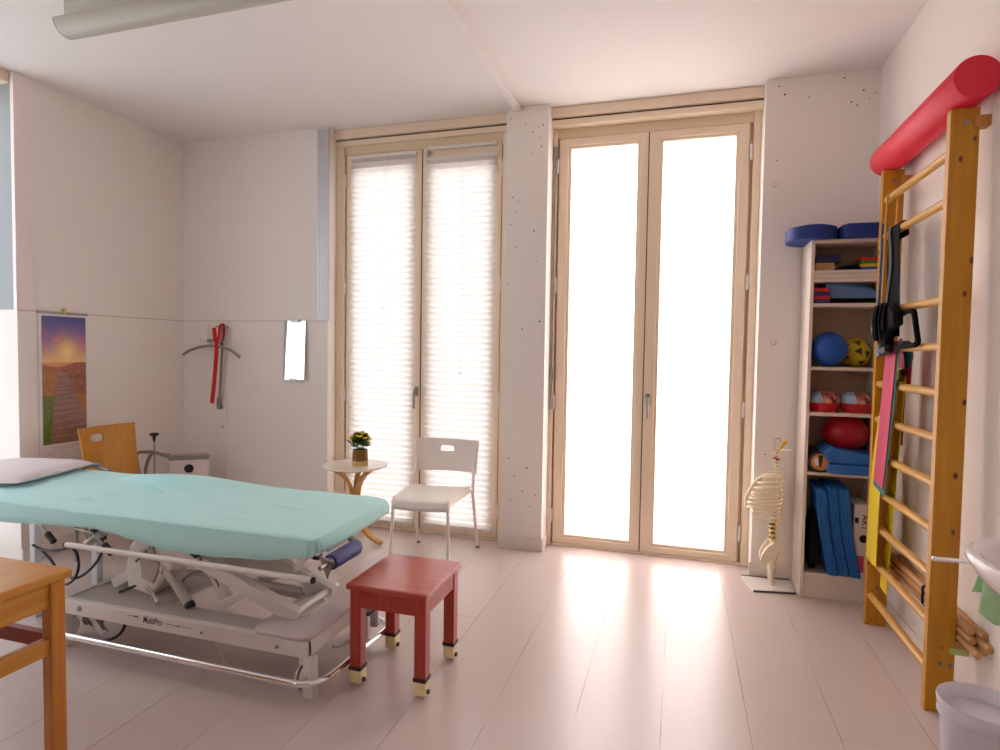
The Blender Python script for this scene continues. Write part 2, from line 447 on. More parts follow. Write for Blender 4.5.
# ------------------------------------------------------------------ glazed doors
def hinge(x, y, z, par):
    b = MB(); b.cyl((x,y,z-0.042),(x,y,z-0.003),0.009,12); b.cyl((x,y,z+0.003),(x,y,z+0.042),0.009,12); b.cyl((x,y,z-0.05),(x,y,z+0.05),0.005,8)
    b.build('hinge', WHITEP, par)
def handle(x, y, z, par):
    b = MB(); b.box((x-0.014,y-0.01,z-0.035),(x+0.014,y,z+0.035))
    b.cyl((x,y-0.01,z+0.01),(x,y-0.05,z+0.01),0.009,12)
    b.tube(rounded_path([(x,y-0.045,z+0.01),(x,y-0.052,z-0.02),(x,y-0.05,z-0.125)],0.02),0.009,12)
    b.build('handle', STEEL, par, bevel=0.002)
def casement(par, x0, x1, z0, z1, y, gx0, gx1, gz0, gz1, glass):
    b = MB(); b.ring_prism([(x0,z0),(x1,z0),(x1,z1),(x0,z1)], [(gx0-0.02,gz0-0.02),(gx1+0.02,gz0-0.02),(gx1+0.02,gz1+0.02),(gx0-0.02,gz1+0.02)], y, y+0.06, 'XZ')
    c = b.build('casement', CREAM, par, smooth=0, bevel=0.004)
    b = MB(); b.ring_prism([(gx0-0.022,gz0-0.022),(gx1+0.022,gz0-0.022),(gx1+0.022,gz1+0.022),(gx0-0.022,gz1+0.022)], [(gx0,gz0),(gx1,gz0),(gx1,gz1),(gx0,gz1)], y+0.012, y+0.05, 'XZ')
    b.build('glazing_bead', CREAM, c, smooth=0, bevel=0.004)
    b = MB(); b.box((gx0-0.005,y+0.03,gz0-0.005),(gx1+0.005,y+0.036,gz1+0.005)); b.build('pane', glass, c, smooth=0)
    return c
def door(name, wx0, wx1, y, frame_l, frame_r, cas, z0, z1, panel_top, header_y, glass):
    d = bpy.data.objects.new(name, None); COL.objects.link(d); d['kind'] = 'structure'
    b = MB()
    b.box((wx0,y-0.012,0),(frame_l,y+0.09,H)); b.box((frame_r,y-0.012,0),(wx1,y+0.09,H))
    b.box((frame_l,y+0.035,0),(cas[0][0]+0.006,y+0.09,H)); b.box((cas[1][1]-0.006,y+0.035,0),(frame_r,y+0.09,H))
    b.box((frame_l,y+0.005,z1+0.004),(frame_r,y+0.09,panel_top+0.02)); b.box((frame_l,y-0.005,0),(frame_r,y+0.09,z0-0.004))
    b.build('frame', CREAM, d, smooth=0, bevel=0.004)
    b = MB(); b.box((frame_l,y+0.002,z1+0.012),(frame_r,y+0.006,panel_top)); b.build('top_panel', CREAMD, d, smooth=0)
    b = MB(); b.box((wx0,header_y,H-0.066),(wx1,y+0.05,H-0.001)); b.box((wx0,header_y+0.02,panel_top),(wx1,y+0.05,H-0.076))
    b.build('header', CREAM, d, smooth=0, bevel=0.003)
    b = MB(); b.box((wx0,header_y+0.03,H-0.08),(wx1,y+0.04,H-0.06)); b.build('header_gap', GAP, d, smooth=0)
    for c in cas: casement(d, *c[:2], z0, z1, y, *c[2:], glass)
    b = MB(); b.box((cas[0][1]-0.002,y+0.01,z0),(cas[1][0]+0.002,y+0.05,z1)); b.build('meeting_gap', GAP, d, smooth=0)
    return d
d2 = door('door_2', -0.862, 0.449, Y2, -0.832, 0.405, ((-0.822,-0.230,-0.739,-0.300,0.078,2.728),(-0.224,0.384,-0.137,0.305,0.078,2.728)), 0.018, 2.795, 2.86, 3.955, PANE)
handle(-0.196, Y2, 1.045, d2)
for z in (0.21, 1.0, 1.806, 2.61):
    hinge(-0.828, Y2-0.008, z, d2); hinge(0.394, Y2-0.008, z, d2)
b = MB(); b.box((-0.855,Y2-0.03,2.66),(-0.833,Y2-0.01,2.74)); b.cyl((-0.843,Y2-0.02,0.95),(-0.843,Y2-0.02,2.66),0.006,10); b.box((-0.852,Y2-0.03,1.15),(-0.834,Y2-0.012,1.25))
b.build('espagnolette', STEEL, d2)

def thin_glass():
    m = bpy.data.materials.new('thin_clear_glass'); m.use_nodes = True; k = NT(m); k.n.remove(k.n['Principled BSDF'])
    t = k.add('ShaderNodeBsdfTransparent'); t.inputs['Color'].default_value = (0.9,0.92,0.92,1)
    g = k.add('ShaderNodeBsdfGlossy'); g.inputs['Roughness'].default_value = 0.03
    mx = k.add('ShaderNodeMixShader'); mx.inputs['Fac'].default_value = 0.06
    k.link(t.outputs[0], mx.inputs[1]); k.link(g.outputs[0], mx.inputs[2]); k.link(mx.outputs[0], k.n['Material Output'].inputs['Surface'])
    return m
GLASSB = thin_glass()
d1 = door('door_1', -2.518, -1.152, Y1, -2.448, -1.206, ((-2.435,-1.822,-2.355,-1.895,0.10,2.69),(-1.812,-1.216,-1.735,-1.29,0.10,2.66)), 0.018, 2.795, 2.86, 3.955, GLASSB)
handle(-1.843, Y1, 1.045, d1)
for z in (0.21, 1.0, 1.806, 2.61):
    hinge(-2.442, Y1-0.008, z, d1); hinge(-1.21, Y1-0.008, z, d1)

# unseen slab outside the doors, added to shape the light on the panes
b = MB(); b.box((-3.4,4.3,-0.12),(1.6,5.2,-0.02)); o = struct(b.build('unseen_slab', plain('unseen_slab_render', rgb(170,166,166),0.8), smooth=0))
# pleated blinds
def blind_mat():
    m = bpy.data.materials.new('pleated_blind_fabric'); m.use_nodes = True; k = NT(m)
    k.n.remove(k.n['Principled BSDF']); out = k.n['Material Output']
    d = k.add('ShaderNodeBsdfDiffuse'); d.inputs['Color'].default_value = (0.86,0.82,0.80,1)
    t = k.add('ShaderNodeBsdfTranslucent'); t.inputs['Color'].default_value = (0.55,0.52,0.515,1)
    mx = k.add('ShaderNodeMixShader'); mx.inputs['Fac'].default_value = 0.45
    k.link(d.outputs[0], mx.inputs[1]); k.link(t.outputs[0], mx.inputs[2])
    k.link(mx.outputs[0], out.inputs['Surface'])
    return m
BLIND = blind_mat()
def blind(x0, x1, z0, z1, label, extra):
    t = thing('pleated_blind', label, 'blind', ((x0+x1)/2, Y1-0.022, z0), 0, 'pleated blinds on the glazed door')
    w = (x1-x0)/2; h = z1-z0; pitch = 0.042; n = int(h/pitch)*2; b = MB(); vs = []
    for j in range(n+1):
        y = 0.011 if j % 2 else -0.009
        z = h*j/n
        vs += [(-w,y,z),(w,y,z)]
    b._add(vs, [(2*j,2*j+1,2*j+3,2*j+2) for j in range(n)])
    b.build('fabric', BLIND, t, smooth=0, fixn=False)
    b = MB(); b.box((-w-0.004,-0.014,h),(w+0.004,0.016,h+0.022)); b.build('head_rail', WHITEP, t, bevel=0.003)
    b = MB(); b.box((-w-0.004,-0.014,-0.02),(w+0.004,0.016,0)); b.build('bottom_rail', WHITEP, t, bevel=0.003)
    b = MB(); b.cyl((0.02,-0.016,h*0.42),(0.02,-0.016,h),0.0015,6); b.lathe([(0.002,0.02),(0.005,0.0),(0.003,-0.015)],(0.02,-0.016,h*0.42),8); b.build('cord', WHITEP, t)
    for sx in (-1,1):
        b = MB(); b.box((sx*(w-0.02)-0.012,-0.006,-0.028),(sx*(w-0.02)+0.012,0.033,-0.016)); b.build('bracket', WHITEP, t, bevel=0.002)
    if extra:
        b = MB(); b.box((-w-0.004,-0.014,h+0.075),(w+0.004,0.02,h+0.095)); b.box((-w-0.006,-0.014,h+0.0),(-w+0.008,0.016,h+0.09)); b.build('top_rail', WHITEP, t, bevel=0.003)
blind(-2.385, -1.855, 0.075, 2.755, 'white pleated blind on the left leaf of the door behind the round side table', False)
blind(-1.772, -1.25, 0.085, 2.70, 'white pleated blind on the right leaf of the door behind the white chair', True)

# left window: frame, and panes whose own glow stands in for daylight
w1 = bpy.data.objects.new('window_1', None); COL.objects.link(w1); w1['kind'] = 'structure'
b = MB()
b.box((XL-0.42,WY0,H-0.07),(XL-0.03,WY1,H-0.001)); b.box((XL-0.42,WY0,0),(XL-0.35,WY0+0.07,H-0.07)); b.box((XL-0.42,WY1-0.05,0),(XL-0.35,WY1,H-0.07))
b.box((XL-0.42,WY0,0),(XL-0.35,WY1,0.08)); b.box((XL-0.41,(WY0+0.45)-0.05,0.08),(XL-0.36,(WY0+0.45)+0.05,H-0.07))
b.build('frame', CREAM, w1, smooth=0, bevel=0.004)
b = MB()
for y0, y1 in ((WY0+0.07,(WY0+0.45)-0.05),((WY0+0.45)+0.05,WY1-0.05)): b.box((XL-0.395,y0,0.08),(XL-0.39,y1,H-0.07))
b.build('pane', lit_glass('cool_glowing_glass', (0.82,0.91,1.0), 0.8), w1, smooth=0)

# ------------------------------------------------------------------ ceiling luminaire
lx0, lx1 = -2.775, -0.8
t = thing('ceiling_light', 'long grey half-round light trough hanging under the ceiling above the treatment table', 'light', (lx0,2.125,H))
b = MB(); n = 18; r = 0.066; prof = []
for i in range(n+1):
    a = PI+PI*i/n; prof.append((r*math.cos(a), r*0.95*math.sin(a)-0.135))
inner = [(x*0.94, (z+0.135)*0.94-0.135) for x, z in prof][::-1]
b.prism(prof+inner, 0, lx1-lx0, 'YZ')
b.build('trough', plain('grey_trough', rgb(196,192,180), 0.5, metal=0.2), t)
b = MB(); b.prism(prof, -0.004, 0.0, 'YZ'); b.build('end_plate', plain('dark_end', rgb(96,84,78), 0.5), t)
b = MB(); b.box((0.03,-0.04,-0.13),(lx1-lx0-0.05,0.04,-0.001)); b.build('ballast_box', plain('pale_green_grey', rgb(214,214,200), 0.5), t, bevel=0.004)

# ------------------------------------------------------------------ treatment table
BX1 = -1.345; BX0 = -3.66; BY0, BY1 = 1.985, 2.685; BZ = 0.603
tt = thing('treatment_table', 'height-adjustable white treatment table with scissor frame standing under the mint sheet', 'treatment table', (-2.0,2.2,0))
tl = tt.location.copy()
def P(mb, name, mat, parent=None, **kw):
    o = mb.build(name, mat, None, **kw); place(o, tl); o.parent = parent or tt; return o
def Q(mb, name, mat, parent, **kw):           # child of a part that already sits at the root's origin
    o = mb.build(name, mat, None, **kw); place(o, tl); o.parent = parent; return o
b = MB(); b.prism(rrect(BX0+0.01,BY0+0.012,BX1-0.012,BY1-0.012,0.05), 0.535, 0.585, 'XY'); P(b, 'cushion', plain('grey_vinyl', rgb(120,130,140), 0.5), bevel=0.01)
for y in (2.10,2.56):
    b = MB(); b.box((BX0+0.1,y-0.02,0.495),(BX1-0.10,y+0.02,0.535)); P(b, 'top_rail', WHITEM, smooth=0, bevel=0.003)
b = MB()
for x in (BX0+0.15,-2.75,-2.0,BX1-0.14): b = MB(); b.box((x-0.02,2.10,0.50),(x+0.02,2.56,0.533)); P(b, 'cross_rail', WHITEM, smooth=0, bevel=0.003)
# base: long frame with sheet covers
b = MB()
b.ring_prism([(-2.62,1.935),(-1.36,1.935),(-1.36,2.40),(-2.62,2.40)], [(-2.14,2.06),(-1.62,2.06),(-1.62,2.335),(-2.14,2.335)], 0.19, 0.215, 'XY')
P(b, 'base_tray', plain('grey_enamel', rgb(192,182,176), 0.35), bevel=0.004)
b = MB(); b.box((-2.62,1.925,0.158),(-1.335,1.955,0.222)); b.box((-2.62,2.385,0.158),(-1.335,2.415,0.222)); b.box((-1.365,1.935,0.158),(-1.335,2.405,0.222)); b.box((-2.62,1.935,0.158),(-2.59,2.405,0.222))
base = P(b, 'base_frame', WHITEM, smooth=0, bevel=0.004)
for x, r_ in ((-2.49,0.013),(-1.47,0.007),(-1.83,0.006)):
    b = MB(); b.lathe([(0.0,-0.006),(r_*0.8,-0.005),(r_,0.0)], (x,1.925,0.192 if x < -2 else 0.186), 14, 'Y'); Q(b, 'screw', STEEL, base)
b = MB(); b.box((-2.215,1.9240,0.2035),(-2.165,1.9251,0.205)); b.box((-2.185,1.9236,0.2015),(-2.16,1.9251,0.2065)); Q(b, 'stripe', plain('navy_print', rgb(60,62,104), 0.5), base, smooth=0); b = MB()
b.box((-2.012,1.9240,0.195),(-1.885,1.9251,0.1965)); b.ball((-1.95,1.9245,0.1958),0.004,10,6)
Q(b, 'stripe', plain('slate_print', rgb(70,72,92), 0.5), base, smooth=0)
text_part('lettering', 'MultiPro', 0.040, plain('dark_print', rgb(58,52,56), 0.5), base, Matrix.Translation(Vector((-2.085,1.9245,0.196))-tl) @ Matrix.Rotation(PI/2,4,'X'), shear=0.25, sx=0.72)
# foot cover
b = MB(); b.prism(rrect(-1.60,1.922,-1.328,2.43,0.06,8), 0.222, 0.238, 'XY')
cov = P(b, 'foot_cover', plain('warm_grey_cover', rgb(206,190,190), 0.4), bevel=0.006)
b = MB(); b.ring_prism(rrect(-1.555,2.075,-1.445,2.27,0.04), rrect(-1.54,2.09,-1.46,2.255,0.03), 0.237, 0.243, 'XY'); Q(b, 'slot_rim', WHITEM, cov)
for x, y in ((-1.335,1.948),(-1.352,2.40),(-2.60,1.948),(-2.60,2.40)):
    b = MB(); b.box((x-0.022,y-0.02,0.0),(x+0.022,y+0.02,0.16)); lg = P(b, 'leg', WHITEM, smooth=0, bevel=0.004)
    b = MB(); b.cyl((x-0.075,y+0.05,0.048),(x-0.045,y+0.05,0.048),0.048,24); b.ring_prism(rrect(x-0.08,y+0.035,x-0.04,y+0.065,0.004),rrect(x-0.07,y+0.04,x-0.05,y+0.06,0.004),0.06,0.165)
    w = P(b, 'castor', WHITEP)
    b = MB(); b.tube([(x-0.06+0.0,y+0.05+0.047*math.cos(a*PI/8),0.048+0.047*math.sin(a*PI/8)) for a in range(16)],0.006,6,closed=True); Q(b, 'tyre', plain('grey_rubber', rgb(120,112,108),0.7), w)
# chrome bumper / foot rail round the base
pts = [(-2.66,2.42,0.088),(-2.66,1.885,0.088),(-1.262,1.873,0.088),(-1.232,2.43,0.088),(-1.40,2.46,0.088)]
b = MB(); b.tube(rounded_path(pts,0.11,10),0.0135,14)
for x, y in ((-1.335,1.9),(-2.60,1.9)): b.cyl((x,y-0.02,0.088),(x,y+0.06,0.088),0.009,10)
P(b, 'foot_rail', CHROME)
# hand rail under the cushion
b = MB(); b.cyl((-2.61,1.962,0.452),(-1.338,1.962,0.452),0.0125,14)
hr = P(b, 'side_rail', WHITEM)
b = MB(); b.cyl((-1.338,1.962,0.452),(-1.330,1.962,0.452),0.0132,14); Q(b, 'end_cap', BLACK, hr); b = MB(); b.cyl((-2.618,1.962,0.452),(-2.61,1.962,0.452),0.0132,14); Q(b, 'end_cap', BLACK, hr)
b = MB(); b.bar((-2.5,1.965,0.46),(-2.5,2.1,0.515),0.02,0.03); Q(b, 'bracket', WHITEM, hr, smooth=0)
b = MB(); b.bar((-1.455,2.02,0.462),(-1.395,2.02,0.535),0.022,0.022); b.bar((-1.40,2.0,0.527),(-1.33,2.0,0.537),0.03,0.02); Q(b, 'rail_stay', WHITEM, hr, smooth=0)
b = MB(); b.box((-1.36,1.985,0.522),(-1.325,2.015,0.542)); Q(b, 'stay_cap', BLACK, hr, smooth=0, bevel=0.004)
# scissor arms
for y, dy in ((2.075,0.0),(2.33,0.0)):
    b = MB(); b.bar((-2.16,y,0.485),(-1.475,y,0.238),0.042,0.058); P(b, 'scissor_arm', WHITEM, smooth=0, bevel=0.004)
    b = MB(); b.bar((-1.955,y+0.04,0.41),(-1.872,y+0.04,0.225),0.034,0.05); P(b, 'scissor_arm', WHITEM, smooth=0, bevel=0.004)
    b = MB(); b.bar((-1.885,y+0.02,0.222),(-1.72,y+0.02,0.318),0.05,0.036); P(b, 'scissor_arm', WHITEM, smooth=0, bevel=0.004)
    b = MB(); b.bar((-2.50,y+0.03,0.24),(-2.02,y+0.03,0.50),0.03,0.046); P(b, 'scissor_arm', WHITEM, smooth=0, bevel=0.004)
for x, z in ((-1.965,0.425),(-1.50,0.25),(-2.14,0.478)):
    b = MB(); b.cyl((x,2.05,z),(x,2.39,z),0.016,14); P(b, 'cross_shaft', WHITEM)
for x, y, z in ((-1.955,2.052,0.425),(-2.43,1.98,0.507)):
    b = MB(); b.lathe([(0.0,-0.008),(0.011,-0.007),(0.013,0.0)],(x,y,z),14,'Y'); P(b, 'pivot_bolt', STEEL)
b = MB(); b.prism([(-2.02,0.475),(-1.94,0.475),(-1.965,0.44)],2.03,2.06,'XZ'); P(b, 'pivot_wedge', BLACK, smooth=0)
# lifting motor with its housing
b = MB(); b.prism([(-2.40,0.235),(-2.27,0.215),(-2.19,0.30),(-2.13,0.36),(-2.13,0.45),(-2.20,0.49),(-2.33,0.49),(-2.385,0.44),(-2.41,0.33)],2.08,2.20,'XZ')
mt = P(b, 'lift_motor', WHITEP, smooth=50, bevel=0.016, seg=3)
b = MB(); b.prism([(-2.30,0.30),(-2.24,0.28),(-2.20,0.36),(-2.24,0.45),(-2.32,0.42)],2.07,2.085,'XZ'); Q(b, 'motor_cover', plain('tan_grey_plastic', rgb(186,170,158),0.5), mt, bevel=0.004)
b = MB(); b.cyl((-2.20,2.10,0.355),(-2.01,2.05,0.222),0.021,16); b.cyl((-2.215,2.105,0.366),(-2.18,2.095,0.34),0.028,16)
Q(b, 'actuator_tube', plain('light_grey_tube', rgb(196,186,178),0.35), mt)
b = MB(); b.cyl((-2.018,2.052,0.228),(-2.004,2.048,0.218),0.022,16); Q(b, 'actuator_tip', BLACK, mt)
b = MB(); b.cyl((-2.215,2.02,0.29),(-2.165,2.02,0.232),0.010,12); b.cyl((-2.17,2.02,0.235),(-2.155,2.02,0.225),0.013,12); Q(b, 'release_pin', CHROME, mt)
# long beams between base sides
b = MB(); b.bar((-2.45,2.36,0.335),(-1.62,2.36,0.30),0.03,0.05); P(b, 'tie_beam', WHITEM, smooth=0, bevel=0.003); b = MB(); b.bar((-2.4,2.30,0.255),(-1.62,2.30,0.248),0.02,0.022); P(b, 'tie_beam', WHITEM, smooth=0, bevel=0.003)
# head section posts, levers
for x in (-3.02,-2.62):
    b = MB(); b.box((x-0.018,2.10,0.20 if x > -2.8 else 0.0),(x+0.018,2.13,0.50)); P(b, 'post', ALU, smooth=0, bevel=0.003)
for pp in (((-2.86,2.0,0.525),(-2.80,1.99,0.51),(-2.755,1.985,0.478)),((-2.60,2.0,0.515),(-2.49,1.985,0.512),(-2.455,1.98,0.498),(-2.40,1.975,0.468))):
    b = MB(); b.tube([Vector(p) for p in pp],0.005,8); lv = P(b, 'tilt_lever', STEEL)
    e = Vector(pp[-1]); b = MB(); b.cyl(e+Vector((-0.004,0,0.003)),e+Vector((0.044,-0.004,-0.032)),0.014,12); Q(b, 'grip', BLACK, lv, bevel=0.003)
b = MB(); b.box((-2.56,2.03,0.455),(-2.50,2.07,0.505)); P(b, 'latch_block', BLACK, smooth=0, bevel=0.006)
# castor lift mechanism and coil below the base
b = MB(); b.tube([(-2.55+0.03*math.cos(a*0.5),2.02+a*0.0016,0.098+0.036*math.sin(a*0.5)) for a in range(60)],0.008,8); b.cyl((-2.55,2.0,0.098),(-2.55,2.14,0.098),0.022,14)
P(b, 'motor_coil', STEEL)
b = MB(); b.bar((-2.53,2.0,0.15),(-2.44,2.0,0.055),0.02,0.028); b.cyl((-2.47,2.0,0.055),(-2.41,1.99,0.075),0.006,8); P(b, 'castor_lever', ALU, smooth=0)
b = MB(); b.box((-2.44,2.02,0.10),(-2.35,2.12,0.158)); b.cyl((-2.37,2.03,0.125),(-2.345,2.02,0.12),0.02,12); P(b, 'plug_box', BLACK, bevel=0.006)
b = MB(); b.tube([(-1.855,1.99,0.16),(-1.845,1.985,0.135),(-1.80,1.98,0.09),(-1.758,1.975,0.048)],[0.008,0.008,0.007,0.007],10); b.ball((-1.757,1.975,0.046),0.009,10,6)
P(b, 'brake_lever', plain('cream_plastic', rgb(206,196,170),0.4))
b = MB(); b.box((-1.365,2.29,0.175),(-1.275,2.40,0.192)); pd = P(b, 'foot_pedal', BLACK, smooth=0, bevel=0.004)
b = MB(); b.tube(rounded_path([(-1.31,2.31,0.18),(-1.31,2.31,0.09),(-1.36,2.22,0.07),(-1.37,2.16,0.09)],0.02),0.008,8); b.cyl((-1.29,2.37,0.18),(-1.29,2.37,0.10),0.02,12); Q(b, 'pedal_arm', ALU, pd)
# cable loops
b = MB(); b.tube(bez((-2.50,2.03,0.48),(-2.36,1.99,0.44),(-2.56,1.98,0.27),(-2.62,1.99,0.29)),0.006,8); P(b, 'cable', BLACK)
b = MB(); b.tube(bez((-2.90,2.02,0.40),(-2.75,2.0,0.36),(-2.66,2.0,0.44),(-2.55,2.02,0.43)),0.006,8); P(b, 'cable', BLACK)
b = MB(); b.tube(bez((-2.90,2.05,0.37),(-2.72,2.02,0.33),(-2.66,2.0,0.20),(-2.70,1.99,0.14)),0.006,8); P(b, 'cable', BLACK)
b = MB(); b.tube(bez((-2.62,2.0,0.42),(-2.54,1.99,0.38),(-2.56,1.97,0.28),(-2.64,1.98,0.26)),0.006,8); P(b, 'cable', BLACK)
b = MB(); b.tube(bez((-2.36,2.03,0.12),(-2.30,2.0,0.11),(-2.33,1.98,0.05),(-2.45,2.0,0.02)),0.007,8); P(b, 'cable', BLACK)
b = MB(); b.tube([(-2.42,2.06,0.222),(-2.33,2.09,0.262)],0.006,8); P(b, 'cable', BLACK)
b = MB(); b.tube(bez((-2.28,2.12,0.50),(-2.23,2.08,0.44),(-2.30,2.06,0.40),(-2.31,2.05,0.38)),0.006,8); P(b, 'cable', plain('grey_cable', rgb(110,102,100),0.5)); b = MB(); b.tube(bez((-2.1,2.1,0.30),(-2.0,2.08,0.40),(-1.92,2.1,0.36),(-1.9,2.1,0.3)),0.005,8); P(b, 'cable', plain('grey_cable', rgb(110,102,100),0.5))
# roller on a rod under the foot end
b = MB(); b.cyl((-1.272,1.915,0.522),(-1.272,2.215,0.522),0.009,12)
fr = P(b, 'roller_rod', STEEL)
b = MB(); b.lathe([(0.030,0.0),(0.032,0.01),(0.032,0.185),(0.028,0.195)],(-1.272,1.985,0.522),24,'Y'); Q(b, 'foam_roller', NAVYROLL, fr)
b = MB(); b.prism([(-1.31,0.55),(-1.245,0.535),(-1.272,0.462)],1.963,1.97,'XZ'); Q(b, 'roller_bracket', STEEL, fr, bevel=0.002)
b = MB(); b.cyl((-1.272,1.972,0.522),(-1.272,1.986,0.522),0.022,16); Q(b, 'end_disc', STEEL, fr, bevel=0.002)
b = MB(); b.bar((-1.36,2.26,0.53),(-1.272,2.205,0.524),0.018,0.018); Q(b, 'roller_arm', STEEL, fr, smooth=0)

# fitted sheet
def drape_z(x):
    T = [(-3.7,0.50),(-3.05,0.503),(-2.66,0.522),(-2.51,0.529),(-2.37,0.517),(-2.26,0.502),(-2.09,0.477),(-1.88,0.476),(-1.64,0.488),(-1.40,0.516),(-1.30,0.538)]
    for (a, za), (c, zc) in zip(T, T[1:]):
        if a <= x <= c:
            t = (x-a)/(c-a); t = t*t*(3-2*t); return za+(zc-za)*t
    return T[0][1] if x < T[0][0] else T[-1][1]
def seg_bump(x, y, a, c, w):
    p = Vector((x,y)); A = Vector(a); B = Vector(c); d = B-A
    t = max(0, min(1, (p-A).dot(d)/d.dot(d))); q = A+d*t
    return math.exp(-((p-q).length/w)**2)*math.sin(PI*min(1,max(0,(t*0.9+0.05))))
def sheet_top(x, y):
    z = BZ + 0.004*noise.noise(Vector((x*3,y*4,0.3))) + 0.002*noise.noise(Vector((x*9,y*14,1.3)))
    z += 0.046*seg_bump(x,y,(-2.98,2.56),(-2.36,2.44),0.022) + 0.034*seg_bump(x,y,(-2.72,2.40),(-2.48,2.36),0.016)
    z += 0.02*seg_bump(x,y,(-2.75,2.24),(-2.6,2.22),0.016) + 0.018*seg_bump(x,y,(-2.75,2.12),(-2.62,2.13),0.012)
    z += 0.005*seg_bump(x,y,(-1.9,2.4),(-1.5,2.3),0.02) + 0.004*seg_bump(x,y,(-2.0,2.16),(-1.7,2.12),0.02)
    z += 0.026*seg_bump(x,y,(-2.95,2.66),(-2.15,2.66),0.07)
    return z
def off_near(x):
    r = 0.025; t = x-(BX1-r); return 0 if t <= 0 else r-math.sqrt(max(0,r*r-t*t))
def off_far(x):
    r = 0.13; t = x-(BX1-r); return 0 if t <= 0 else (r-math.sqrt(max(0,r*r-t*t)))*0.9
xs = [BX0+(BX1-0.14-BX0)*i/230 for i in range(231)]+[BX1-0.14+0.14*math.sin(PI/2*i/16) for i in range(1,17)]
NV = 84; rows = []; b = MB()
nx = len(xs); vs = []
for j in range(NV+1):
    for x in xs:
        y0 = BY0+off_near(x); y1 = BY1-off_far(x); v = j/NV; y = y0+(y1-y0)*v
        e = min(y-y0, y1-y, BX1-x+0.004); z = sheet_top(x,y)-0.006*math.exp(-max(0,e)/0.006)
        vs.append((x,y,z))
fs = [(j*nx+i, j*nx+i+1, (j+1)*nx+i+1, (j+1)*nx+i) for j in range(NV) for i in range(nx-1)]
loop = [i for i in range(nx)] + [j*nx+nx-1 for j in range(1,NV+1)] + [NV*nx+i for i in range(nx-2,-1,-1)]
prev = loop[:]; NR = 7
for rI in range(1, NR+1):
    cur = []; s = rI/NR
    for q, idx in enumerate(loop):
        x, y, z = vs[idx]
        pa = Vector(vs[loop[max(q-1,0)]]); pb = Vector(vs[loop[min(q+1,len(loop)-1)]]); tg = (pb-pa); nrm = Vector((tg.y,-tg.x,0))
        nrm = nrm.normalized() if nrm.length > 1e-6 else Vector((0,-1,0))
        zb = drape_z(x) if y < BY0+0.1 else (0.512+(y-BY0)*0.055 if x > BX1-0.2 else 0.52)
        bul = 0.005*math.sin(min(1,s*2.2)*PI/2) - 0.012*max(0,s-0.75)/0.25 + 0.004*noise.noise(Vector((x*8,y*8,s*3)))*s
        pn = 0.013*math.sin(q*1.9)*math.exp(-((x-BX1)**2+(y-BY0)**2)/0.0022)*(0.4+0.6*s)
        p = Vector((x,y,0))+nrm*(bul+pn); zz = z+(zb-z)*(s**0.9)
        cur.append(len(vs)); vs.append((p.x,p.y,zz))
    for q in range(len(loop)-1): fs.append((prev[q],cur[q],cur[q+1],prev[q+1]))
    prev = cur
b._add(vs, fs)
sh = b.build('bed_sheet', MINT, smooth=38, fixn=False)
tag(sh, 'mint green fitted sheet stretched over the treatment table', 'bed sheet')
# pillow
b = MB()
def pil_pt(u, v):
    a = 2*u-1; c = 2*v-1
    ex = math.copysign(abs(a)**0.85, a)*0.26; ey = math.copysign(abs(c)**0.85, c)*0.275
    return ex, ey, (max(0,1-abs(a)**3.2)*max(0,1-abs(c)**2.6))**0.42
def ptop(u, v):
    x, y, h = pil_pt(u,v); return Vector((x, y, 0.026+0.046*h+0.003*noise.noise(Vector((x*9,y*9,0)))))
def pbot(u, v):
    x, y, h = pil_pt(u,v); return Vector((x, y, 0.026-0.022*h))
b.grid(ptop, 24, 28); b.grid(pbot, 24, 28)
pw = b.build('pillow', PILLOW, smooth=180)
bm = bmesh.new(); bm.from_mesh(pw.data); bmesh.ops.remove_doubles(bm, verts=bm.verts, dist=0.0005); bmesh.ops.recalc_face_normals(bm, faces=bm.faces); bm.to_mesh(pw.data); bm.free()
pw.location = (-3.555,2.38,BZ+0.004); pw.rotation_euler = (0,0,math.radians(14))
tag(pw, 'flat white pillow at the head of the mint treatment table', 'pillow')

# ------------------------------------------------------------------ red stool
st = thing('wooden_stool', 'red-stained square wooden stool with cream feet beside the treatment table', 'stool', (-1.060,2.236,0))
b = MB(); b.box((-0.182,-0.190,0.396),(0.166,0.190,0.42)); b.build('seat', REDTOP, st, smooth=0, bevel=0.005)
for sx in (-1,1):
    for sy in (-1,1):
        x, y = -0.008+sx*0.140, sy*0.150
        b = MB(); b.box((x-0.024,y-0.024,0.078),(x+0.024,y+0.024,0.396)); lg = b.build('leg', REDWOOD, st, smooth=0, bevel=0.003)
        b = MB(); b.box((x-0.027,y-0.027,0.066),(x+0.027,y+0.027,0.082)); b.build('band', plain('dark_brown_band', rgb(54,20,18), 0.5), lg, smooth=0, bevel=0.002)
        b = MB(); b.box((x-0.025,y-0.025,0.012),(x+0.025,y+0.025,0.066)); b.build('foot_block', plain('cream_block', rgb(240,222,176), 0.5), lg, smooth=0, bevel=0.004)
        b = MB(); b.cyl((x-0.01,y+0.008,0.015),(x+0.012,y+0.008,0.015),0.015,16); b.cyl((x+0.02,y-0.004,0.025),(x+0.034,y-0.004,0.025),0.009,12); b.build('castor_wheel', plain('brown_wheel', rgb(84,44,32),0.5), lg)
b = MB(); b.box((-0.13,-0.172,0.322),(0.114,-0.152,0.396)); b.build('apron', REDWOOD, st, smooth=0, bevel=0.002)
b = MB(); b.box((-0.13,0.152,0.322),(0.114,0.172,0.396)); b.build('apron', REDWOOD, st, smooth=0, bevel=0.002)
b = MB(); b.box((-0.168,-0.135,0.322),(-0.148,0.135,0.396)); b.build('apron', REDWOOD, st, smooth=0, bevel=0.002)
